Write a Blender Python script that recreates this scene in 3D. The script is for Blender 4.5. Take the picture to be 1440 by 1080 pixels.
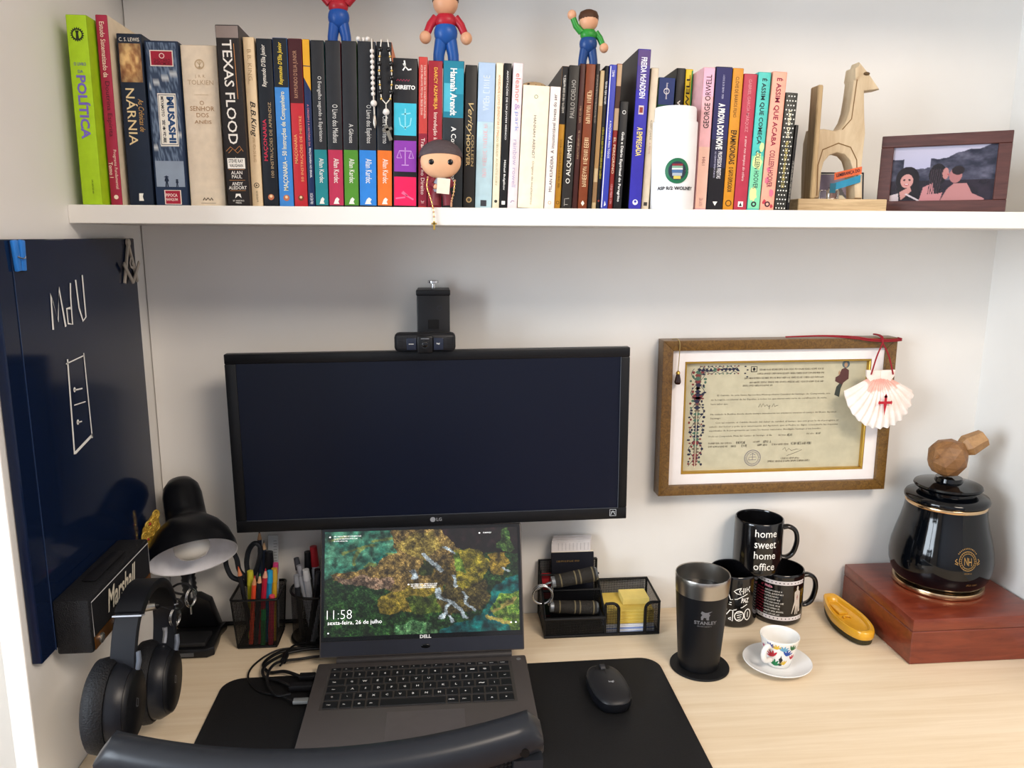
import bpy, bmesh, math, random
import numpy as np
from mathutils import Vector, Matrix

# ------------------------------------------------------------------ scene, camera, light, exposure
for o in list(bpy.data.objects):
    bpy.data.objects.remove(o, do_unlink=True)
SC = bpy.context.scene
COL = SC.collection
random.seed(7)
SC.view_settings.view_transform = 'Standard'
SC.view_settings.look = 'None'
SC.view_settings.gamma = 1.0
SC.view_settings.use_curve_mapping = False
SC.view_settings.exposure = 0.05

cam_data = bpy.data.cameras.new('camera')
cam = bpy.data.objects.new('camera', cam_data)
COL.objects.link(cam)
SC.camera = cam
cam_data.sensor_fit = 'HORIZONTAL'
cam_data.sensor_width = 36.0
cam_data.lens = 36.0 * 1094.28 / 1440.0
cam_data.clip_start = 0.02
YAW, PITCH, ROLL = 0.0917, 0.1881, 0.0046
_f = Vector((math.sin(YAW) * math.cos(PITCH), math.cos(YAW) * math.cos(PITCH), -math.sin(PITCH)))
_r = Vector((math.cos(YAW), -math.sin(YAW), 0))
_u = _r.cross(_f)
_r2 = _r * math.cos(ROLL) + _u * math.sin(ROLL)
_u2 = _u * math.cos(ROLL) - _r * math.sin(ROLL)
_m = Matrix((_r2, _u2, -_f)).transposed().to_4x4()
_m.translation = Vector((0, -1.28, 1.411))
cam.matrix_world = _m

W = bpy.data.worlds.new('world')
SC.world = W
W.use_nodes = True
W.node_tree.nodes['Background'].inputs[0].default_value = (0.60, 0.78, 1.0, 1)
W.node_tree.nodes['Background'].inputs[1].default_value = 1.0

def area_light(name, loc, direction, sx, sy, energy, color):
    d = bpy.data.lights.new(name, 'AREA')
    d.shape = 'RECTANGLE'
    d.size, d.size_y = sx, sy
    d.energy = energy
    d.color = color
    o = bpy.data.objects.new(name, d)
    COL.objects.link(o)
    o.location = loc
    o.rotation_euler = Vector(direction).to_track_quat('-Z', 'Y').to_euler()
    return o
# daylight through the window in the left wall of the room, and the warm ceiling light
WINDOW_LIGHT = area_light('window_daylight', (-2.02, -1.70, 1.55), (1, 0, 0), 1.35, 1.5, 104, (0.82, 0.91, 1.0))
CEILING_LIGHT = area_light('ceiling_lamp_light', (1.05, -2.00, 2.535), (0, 0, -1), 0.9, 0.9, 56, (1.0, 0.87, 0.74))

# ------------------------------------------------------------------ materials
def lin(c):
    c /= 255.0
    return c / 12.92 if c <= 0.04045 else ((c + 0.055) / 1.055) ** 2.4
def hexc(h):
    h = h.lstrip('#')
    return tuple(lin(int(h[i:i + 2], 16)) for i in (0, 2, 4)) + (1.0,)
_mc = {}
def M(h, rough=0.5, metal=0.0, var=0.05, scale=60.0, bump=0.0, bscale=400.0, coat=0.0, spec=None, name=None):
    if spec is None:
        spec = 0.5 if rough < .25 else 0.28
    key = (h, rough, metal, var, scale, bump, bscale, coat, spec)
    if key in _mc:
        return _mc[key]
    m = bpy.data.materials.new(name or ('surface_' + h.strip('#')))
    m.use_nodes = True
    nt = m.node_tree
    p = nt.nodes['Principled BSDF']
    p.inputs['Roughness'].default_value = rough
    p.inputs['Metallic'].default_value = metal
    p.inputs['Coat Weight'].default_value = coat
    p.inputs['Specular IOR Level'].default_value = spec
    c = hexc(h)
    tc = nt.nodes.new('ShaderNodeTexCoord')
    if var > 0:
        n = nt.nodes.new('ShaderNodeTexNoise')
        n.inputs['Scale'].default_value = scale
        n.inputs['Detail'].default_value = 3
        nt.links.new(tc.outputs['Object'], n.inputs['Vector'])
        r = nt.nodes.new('ShaderNodeValToRGB')
        r.color_ramp.elements[0].color = tuple(max(0, x * (1 - var)) for x in c[:3]) + (1,)
        r.color_ramp.elements[1].color = tuple(min(1, x * (1 + var)) for x in c[:3]) + (1,)
        r.color_ramp.elements[0].position = 0.3
        r.color_ramp.elements[1].position = 0.7
        nt.links.new(n.outputs['Fac'], r.inputs['Fac'])
        nt.links.new(r.outputs['Color'], p.inputs['Base Color'])
    else:
        p.inputs['Base Color'].default_value = c
    if bump > 0:
        n2 = nt.nodes.new('ShaderNodeTexNoise')
        n2.inputs['Scale'].default_value = bscale
        nt.links.new(tc.outputs['Object'], n2.inputs['Vector'])
        b = nt.nodes.new('ShaderNodeBump')
        b.inputs['Strength'].default_value = bump
        b.inputs['Distance'].default_value = 0.002
        nt.links.new(n2.outputs['Fac'], b.inputs['Height'])
        nt.links.new(b.outputs['Normal'], p.inputs['Normal'])
    _mc[key] = m
    return m

def wood(name, c1, c2, stretch=(1.2, 30, 30), scale=3.0, rough=0.45, coat=0.0, dist=1.5):
    m = bpy.data.materials.new(name)
    m.use_nodes = True
    nt = m.node_tree
    p = nt.nodes['Principled BSDF']
    p.inputs['Roughness'].default_value = rough
    p.inputs['Coat Weight'].default_value = coat
    tc = nt.nodes.new('ShaderNodeTexCoord')
    mp = nt.nodes.new('ShaderNodeMapping')
    mp.inputs['Scale'].default_value = stretch
    n = nt.nodes.new('ShaderNodeTexNoise')
    n.inputs['Scale'].default_value = scale
    n.inputs['Detail'].default_value = 6
    n.inputs['Roughness'].default_value = 0.65
    n.inputs['Distortion'].default_value = dist
    r = nt.nodes.new('ShaderNodeValToRGB')
    r.color_ramp.elements[0].color = hexc(c1)
    r.color_ramp.elements[1].color = hexc(c2)
    r.color_ramp.elements[0].position = 0.30
    r.color_ramp.elements[1].position = 0.68
    nt.links.new(tc.outputs['Object'], mp.inputs['Vector'])
    nt.links.new(mp.outputs['Vector'], n.inputs['Vector'])
    nt.links.new(n.outputs['Fac'], r.inputs['Fac'])
    nt.links.new(r.outputs['Color'], p.inputs['Base Color'])
    b = nt.nodes.new('ShaderNodeBump')
    b.inputs['Strength'].default_value = 0.08
    b.inputs['Distance'].default_value = 0.001
    nt.links.new(n.outputs['Fac'], b.inputs['Height'])
    nt.links.new(b.outputs['Normal'], p.inputs['Normal'])
    return m

def glass(name, color=(1, 1, 1, 1), rough=0.02):
    m = bpy.data.materials.new(name)
    m.use_nodes = True
    p = m.node_tree.nodes['Principled BSDF']
    p.inputs['Base Color'].default_value = color
    p.inputs['Roughness'].default_value = rough
    p.inputs['Transmission Weight'].default_value = 1.0
    p.inputs['IOR'].default_value = 1.45
    return m

def painted(name, emit=0.0, rough=0.4):
    """colour comes from the mesh's own colour attribute (printed picture or lit screen)"""
    m = bpy.data.materials.new(name)
    m.use_nodes = True
    nt = m.node_tree
    p = nt.nodes['Principled BSDF']
    a = nt.nodes.new('ShaderNodeVertexColor')
    a.layer_name = 'print'
    if emit > 0:
        p.inputs['Base Color'].default_value = (0.01, 0.01, 0.01, 1)
        nt.links.new(a.outputs['Color'], p.inputs['Emission Color'])
        p.inputs['Emission Strength'].default_value = emit
    else:
        nt.links.new(a.outputs['Color'], p.inputs['Base Color'])
    p.inputs['Roughness'].default_value = rough
    return m

def emitter(name, h, strength):
    m = bpy.data.materials.new(name)
    m.use_nodes = True
    p = m.node_tree.nodes['Principled BSDF']
    p.inputs['Base Color'].default_value = hexc(h)
    p.inputs['Emission Color'].default_value = hexc(h)
    p.inputs['Emission Strength'].default_value = strength
    return m

# ------------------------------------------------------------------ mesh helpers
def finish(me, name, mat, parent=None, smooth=35):
    o = bpy.data.objects.new(name, me)
    COL.objects.link(o)
    if mat is not None:
        me.materials.append(mat)
    if parent is not None:
        o.parent = parent
    if smooth:
        me.shade_smooth()
        me.set_sharp_from_angle(angle=math.radians(smooth))
    return o

def perp(d):
    d = Vector(d).normalized()
    a = Vector((0, 0, 1)) if abs(d.z) < 0.9 else Vector((1, 0, 0))
    u = d.cross(a).normalized()
    return u, d.cross(u).normalized()

class G:
    def __init__(self):
        self.bm = bmesh.new()
    def _xf(self, verts, mat):
        if mat is not None:
            bmesh.ops.transform(self.bm, matrix=mat, verts=verts)
    def box(self, x0, x1, y0, y1, z0, z1, bev=0.0, seg=2, mat=None):
        t = bmesh.new()
        bmesh.ops.create_cube(t, size=1)
        for v in t.verts:
            v.co = Vector((x0 + (v.co.x + .5) * (x1 - x0), y0 + (v.co.y + .5) * (y1 - y0), z0 + (v.co.z + .5) * (z1 - z0)))
        if bev > 0:
            bmesh.ops.bevel(t, geom=t.edges[:], offset=bev, segments=seg, affect='EDGES', profile=0.5)
        self._merge(t, mat)
        return self
    def _merge(self, t, mat=None):
        if mat is not None:
            bmesh.ops.transform(t, matrix=mat, verts=t.verts[:])
        t.verts.index_update()
        vs = [self.bm.verts.new(v.co) for v in t.verts]
        for f in t.faces:
            try:
                self.bm.faces.new([vs[v.index] for v in f.verts])
            except ValueError:
                pass
        t.free()
    def ring(self, c, u, v, r, n, ph=0.0):
        return [self.bm.verts.new(Vector(c) + u * (r * math.cos(ph + 2 * math.pi * i / n)) + v * (r * math.sin(ph + 2 * math.pi * i / n))) for i in range(n)]
    def skin(self, a, b):
        n = len(a)
        for i in range(n):
            try:
                self.bm.faces.new((a[i], a[(i + 1) % n], b[(i + 1) % n], b[i]))
            except ValueError:
                pass
    def cyl(self, p0, p1, r0, r1=None, n=20, cap=True):
        r1 = r0 if r1 is None else r1
        p0, p1 = Vector(p0), Vector(p1)
        u, v = perp(p1 - p0)
        a = self.ring(p0, u, v, r0, n)
        b = self.ring(p1, u, v, max(r1, 1e-5), n)
        self.skin(a, b)
        if cap:
            self.bm.faces.new(list(reversed(a)))
            self.bm.faces.new(b)
        return self
    def lathe(self, prof, n=40, origin=(0, 0, 0), axis=(0, 0, 1), capa=True, capb=True):
        ax = Vector(axis).normalized()
        u, v = perp(ax)
        o = Vector(origin)
        rings = [self.ring(o + ax * z, u, v, max(r, 1e-5), n) for r, z in prof]
        for a, b in zip(rings, rings[1:]):
            self.skin(a, b)
        if capa:
            self.bm.faces.new(list(reversed(rings[0])))
        if capb:
            self.bm.faces.new(rings[-1])
        return self
    def tube(self, pts, r, n=8, closed=False, flat=None):
        pts = [Vector(p) for p in pts]
        N = len(pts)
        rr = r if isinstance(r, (list, tuple)) else [r] * N
        rings = []
        up = None
        for i, p in enumerate(pts):
            if closed:
                d = (pts[(i + 1) % N] - pts[i - 1])
            else:
                d = pts[min(i + 1, N - 1)] - pts[max(i - 1, 0)]
            if d.length < 1e-9:
                d = Vector((0, 0, 1))
            d.normalize()
            if up is None:
                u, v = perp(d)
            else:
                u = (up - d * up.dot(d))
                u = u.normalized() if u.length > 1e-6 else perp(d)[0]
                v = d.cross(u).normalized()
            up = u
            if flat is None:
                rings.append(self.ring(p, u, v, rr[i], n))
            else:
                fu = Vector(flat[0]); fv = d.cross(fu).normalized()
                rings.append([self.bm.verts.new(p + fu * (flat[1] * math.cos(2 * math.pi * (k + .5) / n)) * 1.0 + fv * (flat[2] * math.sin(2 * math.pi * (k + .5) / n))) for k in range(n)])
        for a, b in zip(rings, rings[1:]):
            self.skin(a, b)
        if closed:
            self.skin(rings[-1], rings[0])
        else:
            self.bm.faces.new(list(reversed(rings[0])))
            self.bm.faces.new(rings[-1])
        return self
    def sphere(self, c, r, s=(1, 1, 1), nu=20, nv=12, mat=None):
        t = bmesh.new()
        bmesh.ops.create_uvsphere(t, u_segments=nu, v_segments=nv, radius=1)
        for v in t.verts:
            v.co = Vector((v.co.x * r * s[0], v.co.y * r * s[1], v.co.z * r * s[2]))
        mm = Matrix.Translation(Vector(c)) @ (mat if mat is not None else Matrix.Identity(4))
        self._merge(t, mm)
        return self
    def prism(self, poly, fn, t0, t1, bev=0.0):
        """polygon of (a, b) pairs mapped by fn(a, b, t) between t0 and t1"""
        t = bmesh.new()
        A = [t.verts.new(Vector(fn(a, b, t0))) for a, b in poly]
        B = [t.verts.new(Vector(fn(a, b, t1))) for a, b in poly]
        n = len(poly)
        fa = t.faces.new(list(reversed(A)))
        fb = t.faces.new(B)
        for i in range(n):
            t.faces.new((A[i], A[(i + 1) % n], B[(i + 1) % n], B[i]))
        bmesh.ops.recalc_face_normals(t, faces=t.faces[:])
        if bev > 0:
            ed = [e for e in t.edges if (e in fa.edges[:] or e in fb.edges[:])]
            bmesh.ops.bevel(t, geom=ed, offset=bev, segments=2, affect='EDGES', profile=0.5)
        bmesh.ops.triangulate(t, faces=[f for f in t.faces if len(f.verts) > 4])
        self._merge(t)
        return self
    def poly(self, pts):
        self.bm.faces.new([self.bm.verts.new(Vector(p)) for p in pts])
        return self
    def done(self, name, mat, parent=None, smooth=35, recalc=True):
        if recalc:
            bmesh.ops.recalc_face_normals(self.bm, faces=self.bm.faces[:])
        me = bpy.data.meshes.new(name)
        self.bm.to_mesh(me)
        self.bm.free()
        return finish(me, name, mat, parent, smooth)

def tag(o, label=None, cat=None, group=None, kind=None):
    if label: o['label'] = label
    if cat: o['category'] = cat
    if group: o['group'] = group
    if kind: o['kind'] = kind
    return o
def thing(name, label, cat, loc=(0, 0, 0), group=None, rot=None):
    o = bpy.data.objects.new(name, None)
    COL.objects.link(o)
    o.empty_display_size = 0.02
    o.location = loc
    if rot is not None:
        o.rotation_euler = rot
    return tag(o, label, cat, group)

# ------------------------------------------------------------------ flat print: text, strokes, pictures
_tc = {}
def text2d(s, bold=0.0, shear=0.0, space=1.0, res=2):
    key = (s, bold, shear, space, res)
    if key in _tc:
        return _tc[key]
    cu = bpy.data.curves.new('t', 'FONT')
    cu.body = s
    cu.size = 1.0
    cu.resolution_u = res
    cu.offset = bold
    cu.shear = shear
    cu.space_character = space
    ob = bpy.data.objects.new('t', cu)
    me = bpy.data.meshes.new_from_object(ob)
    V = np.array([v.co[:2] for v in me.vertices]) if len(me.vertices) else np.zeros((1, 2))
    F = [tuple(p.vertices) for p in me.polygons]
    bpy.data.objects.remove(ob)
    bpy.data.curves.remove(cu)
    bpy.data.meshes.remove(me)
    mn, mx = V.min(0), V.max(0)
    V = V - (mn + mx) / 2
    _tc[key] = (V, F, mx - mn)
    return _tc[key]

def flatmesh(name, V3, F, mat, parent):
    me = bpy.data.meshes.new(name)
    me.from_pydata([tuple(v) for v in V3], [], F)
    return finish(me, name, mat, parent, 0)

def T(s, mat, parent, c, d, u, h=None, L=None, bold=0.0, shear=0.0, space=1.0, name='lettering', wrap=None, res=2):
    """text whose bounding box is L long and h high, centred on c, reading along d with its top towards u"""
    V, F, ext = text2d(s, bold, shear, space, res)
    if h is None: h = L * ext[1] / max(ext[0], 1e-6)
    if L is None: L = h * ext[0] / max(ext[1], 1e-6)
    A = V[:, 0] * (L / max(ext[0], 1e-6))
    B = V[:, 1] * (h / max(ext[1], 1e-6))
    if wrap is not None:
        P3 = [wrap(a + c[0], b + c[1]) for a, b in zip(A, B)]
    else:
        d, u, c = Vector(d), Vector(u), Vector(c)
        P3 = [c + d * a + u * b for a, b in zip(A, B)]
    return flatmesh(name, P3, F, mat, parent)

def stroke2d(pts, w):
    """flat ribbon of width w along a polyline in 2D"""
    V, F = [], []
    pts = [np.array(p, float) for p in pts]
    n = len(pts)
    for i, p in enumerate(pts):
        d = pts[min(i + 1, n - 1)] - pts[max(i - 1, 0)]
        d = d / (np.linalg.norm(d) + 1e-9)
        nn = np.array((-d[1], d[0])) * w / 2
        V += [p - nn, p + nn]
    for i in range(n - 1):
        F.append((2 * i, 2 * i + 2, 2 * i + 3, 2 * i + 1))
    return V, F

def strokes(name, lst, mat, parent, fn):
    """lst of (points, width) in 2D -> one flat print, mapped by fn(a, b)"""
    V, F = [], []
    for pts, w in lst:
        v, f = stroke2d(pts, w)
        k = len(V)
        V += v
        F += [tuple(i + k for i in q) for q in f]
    return flatmesh(name, [fn(a, b) for a, b in V], F, mat, parent)

def polys(name, lst, mat, parent, fn):
    V, F = [], []
    for pts in lst:
        k = len(V)
        V += list(pts)
        F.append(tuple(range(k, k + len(pts))))
    return flatmesh(name, [fn(a, b) for a, b in V], F, mat, parent)

def disc2d(cx, cy, rx, ry=None, n=16, ph=0):
    ry = rx if ry is None else ry
    return [(cx + rx * math.cos(2 * math.pi * i / n + ph), cy + ry * math.sin(2 * math.pi * i / n + ph)) for i in range(n)]
def ring2d(cx, cy, r, n=28):
    return [(cx + r * math.cos(2 * math.pi * i / n), cy + r * math.sin(2 * math.pi * i / n)) for i in range(n + 1)]

def scrawl(x0, x1, y, h, seed, words=True):
    """a line of small writing too blurred to read: letter-like marks, broken into words"""
    rnd = random.Random(seed)
    out, x, w, k = [], x0, h * .15, 0
    nw = rnd.randint(4, 8)
    while x < x1 - h * .4:
        a, b, c, d = x, x + h * .42, y - h / 2, y + h / 2
        g = rnd.randint(0, 6)
        q = {0: [[(a, c), (a, d)], [(a, d), (b, d)], [(a, y), (b, y)], [(a, c), (b, c)]], 1: [[(a, c), (a, d), (b, c), (b, d)]], 2: [[(a, c), ((a + b) / 2, d), (b, c)]],
             3: [[(a, c), (a, d), (b, d), (b, y), (a, y)]], 4: [[(b, d), (a, d), (a, c), (b, c)]], 5: [[(a, d), (a, c), (b, c), (b, d)]], 6: [[((a + b) / 2, c), ((a + b) / 2, d)]]}[g]
        out += [(p, w) for p in q]
        x += h * .62
        k += 1
        if k >= nw:
            x += h * .4
            k, nw = 0, rnd.randint(4, 8)
    return out

def vnoise(u, v, s, seed=0):
    """smooth value noise on arrays"""
    rs = np.random.RandomState(seed)
    g = rs.rand(64, 64)
    x, y = u * s, v * s
    xi, yi = np.floor(x).astype(int), np.floor(y).astype(int)
    fx, fy = x - xi, y - yi
    fx, fy = fx * fx * (3 - 2 * fx), fy * fy * (3 - 2 * fy)
    a = g[xi % 64, yi % 64]; b = g[(xi + 1) % 64, yi % 64]
    c = g[xi % 64, (yi + 1) % 64]; d = g[(xi + 1) % 64, (yi + 1) % 64]
    return (a * (1 - fx) + b * fx) * (1 - fy) + (c * (1 - fx) + d * fx) * fy
def fbm(u, v, s, seed=0, o=4):
    t, a, n = 0, 0.5, 0
    for i in range(o):
        t = t + a * vnoise(u, v, s * 2 ** i, seed + i)
        n += a
        a *= .55
    return t / n
def inpoly(u, v, P):
    r = np.zeros(u.shape, bool)
    j = len(P) - 1
    for i in range(len(P)):
        xi, yi = P[i]; xj, yj = P[j]
        c = ((yi > v) != (yj > v)) & (u < (xj - xi) * (v - yi) / (yj - yi + 1e-12) + xi)
        r ^= c
        j = i
    return r
def segdist(u, v, a, b):
    ax, ay = a; bx, by = b
    dx, dy = bx - ax, by - ay
    t = np.clip(((u - ax) * dx + (v - ay) * dy) / (dx * dx + dy * dy + 1e-12), 0, 1)
    return np.hypot(u - ax - t * dx, v - ay - t * dy)

def picture(name, fn, nx, ny, paint, mat, parent):
    """grid of nx x ny cells mapped by fn(u, v) with v downwards; paint(u, v) gives sRGB 0..255"""
    us, vs = np.meshgrid((np.arange(nx + 1)) / nx, (np.arange(ny + 1)) / ny)
    V = [fn(a, b) for a, b in zip(us.ravel(), vs.ravel())]
    F = []
    for j in range(ny):
        for i in range(nx):
            k = j * (nx + 1) + i
            F.append((k, k + nx + 1, k + nx + 2, k + 1))
    rgb = np.clip(paint(us, vs), 0, 255) / 255.0
    rgb = np.where(rgb <= .04045, rgb / 12.92, ((rgb + .055) / 1.055) ** 2.4).reshape(-1, 3)
    me = bpy.data.meshes.new(name)
    me.from_pydata([tuple(p) for p in V], [], F)
    at = me.color_attributes.new('print', 'FLOAT_COLOR', 'POINT')
    at.data.foreach_set('color', np.hstack([rgb, np.ones((len(rgb), 1))]).astype(np.float32).ravel())
    return finish(me, name, mat, parent, 0)

def mesh_sheet(name, fn, nu, nv, mat, parent, hole=0.62):
    """punched sheet with a diamond hole in each of nu x nv cells; fn(a, b) with a, b in 0..1"""
    V, F = [], []
    def add(a, b):
        V.append(fn(a, b))
        return len(V) - 1
    grid = [[add(i / nu, j / nv) for i in range(nu + 1)] for j in range(nv + 1)]
    for j in range(nv):
        for i in range(nu):
            c = [grid[j][i], grid[j][i + 1], grid[j + 1][i + 1], grid[j + 1][i]]
            ca, cb = (i + .5) / nu, (j + .5) / nv
            ha, hb = hole * .72 / nu, hole * .72 / nv
            q = [add(ca, cb - hb), add(ca + ha, cb), add(ca, cb + hb), add(ca - ha, cb)]
            for k in range(4):
                F.append((c[k], c[(k + 1) % 4], q[k]))
                F.append((c[(k + 1) % 4], q[(k + 1) % 4], q[k]))
    return flatmesh(name, V, F, mat, parent)

def arc(c, r, a0, a1, n, ux, uy):
    c, ux, uy = Vector(c), Vector(ux), Vector(uy)
    return [c + ux * (r * math.cos(a0 + (a1 - a0) * i / n)) + uy * (r * math.sin(a0 + (a1 - a0) * i / n)) for i in range(n + 1)]
def catmull(P, k=8):
    P = [Vector(p) for p in P]
    out = []
    Q = [P[0] * 2 - P[1]] + P + [P[-1] * 2 - P[-2]]
    for i in range(1, len(Q) - 2):
        a, b, c, d = Q[i - 1], Q[i], Q[i + 1], Q[i + 2]
        for j in range(k):
            t = j / k
            out.append(0.5 * (2 * b + (c - a) * t + (2 * a - 5 * b + 4 * c - d) * t * t + (3 * b - a - 3 * c + d) * t ** 3))
    out.append(P[-1])
    return out
XA, YA, ZA = Vector((1, 0, 0)), Vector((0, 1, 0)), Vector((0, 0, 1))
BLACK = M('#0E0E11', .42, name='black_plastic')
GLOSSB = M('#060709', .12, var=0, name='gloss_black')
CHROME = M('#C8C8C8', .18, 1.0, var=0, name='chrome')
WHITEINK = M('#F2F0EA', .6, var=0, name='white_ink')
BLACKINK = M('#1A1718', .6, var=0, name='black_ink')
GOLD = M('#D8B25A', .3, 1.0, var=0, name='gold')
# ------------------------------------------------------------------ the setting
XL, XR, ZD, ZS = -0.463, 0.953, 0.75, 1.447
PANEL = M('#E9E6E1', .45, var=.015, scale=8, name='white_laminate')
PAINT = M('#E4DED4', .8, var=.02, scale=5, bump=.05, bscale=80, name='wall_paint')
def struct(name, g, mat, label=None, smooth=0):
    o = g.done(name, mat, None, smooth)
    o['kind'] = 'structure'
    if label: o['label'] = label
    return o
struct('floor', G().box(-2.2, 2.3, -3.4, .06, -.05, 0), wood('floor_wood', '#6E4F36', '#94704E', (30, 2, 30), 2.0))
struct('ceiling', G().box(-2.2, 2.3, -3.4, .06, 2.6, 2.65), PAINT)
struct('wall_back', G().box(XL + .0016, XR, 0, .018, 0, 2.6), PANEL, 'white laminate back panel of the desk niche')
struct('wall_left', G().box(XL - .024, XL, -.445, .0184, 0, 2.6, .0008, 1), PANEL, 'white side panel carrying the dark board')
struct('wall_right', G().box(XR, XR + .024, -.62, .018, 0, 2.6, .0008, 1), PANEL, 'white side panel beside the wooden box')
struct('wall_room_back', G().box(-2.2, 2.3, .0185, .09, 0, 2.6), PAINT)
COOL = M('#B4BAC6', .8, var=.02, scale=5, name='blue_grey_paint')
struct('wall_room_right', G().box(2.24, 2.3, -3.4, .03, 0, 2.6), COOL)
struct('wall_room_rear', G().box(-2.2, 2.3, -3.4, -3.34, 0, 2.6), COOL)
gw = G()
WY0, WY1, WZ0, WZ1 = -2.45, -.95, .85, 2.25
gw.box(-2.0, -1.94, -3.34, WY0, 0, 2.6).box(-2.0, -1.94, WY1, .03, 0, 2.6)
gw.box(-2.0, -1.94, WY0, WY1, 0, WZ0).box(-2.0, -1.94, WY0, WY1, WZ1, 2.6)
struct('wall_room_left', gw, PAINT)
wf = G()
for y in (WY0 + .03, (WY0 + WY1) / 2, WY1 - .03):
    wf.box(-1.995, -1.945, y - .03, y + .03, WZ0, WZ1)
for z in (WZ0 + .03, (WZ0 + WZ1) / 2, WZ1 - .03):
    wf.box(-1.99, -1.95, WY0, WY1, z - .03, z + .03)
win = struct('window_1', wf, M('#D8D8D6', .4, var=.02), 'white framed window lighting the room')

# the shelf the books stand on and the one above it (out of the frame, it shades the wall)
shelf = G().box(XL, XR, -.2373, 0, 1.424, ZS, .0008, 1).done('wall_shelf', M('#E6E3DD', .4, var=.015, scale=8), None, 0)
tag(shelf, 'long white shelf board carrying the row of books', 'shelf')
up = G().box(XL, XR, -.33, 0, 1.86, 1.885, .0008, 1).done('trim_1', PANEL, None, 0)
up['kind'] = 'structure'

desk = thing('desk', 'pale wood grain desktop between the two white side panels', 'desk', (.245, -.31, 0))
DESKW = wood('pale_wood', '#DCC7A8', '#EAD9BF', (1.0, 22, 22), 3.2, .42, dist=.6)
G().box(XL + .0005 - .245, XR - .0005 - .245, -.64 + .31, .31 - .0005, ZD - .028, ZD, .001, 1).done('top', DESKW, desk, 0)
G().box(XL + .001 - .245, XR - .001 - .245, -.02 + .31, .31 - .001, ZD - .2, ZD - .0285).done('back_rail', DESKW, desk, 0)

# ceiling lamp: a flat square fitting
cl = thing('ceiling_lamp', 'square ceiling light fitting with white diffuser above the desk chair', 'lamp', (1.05, -2.00, 2.6))
G().box(-.49, .49, -.49, .49, -.05, 0, .004).done('housing', M('#E8E8E4', .5), cl)
G().box(-.45, .45, -.45, .45, -.056, -.0505).done('diffuser', emitter('lit_diffuser', '#FFE6C8', 1.5), cl, 0)

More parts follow.
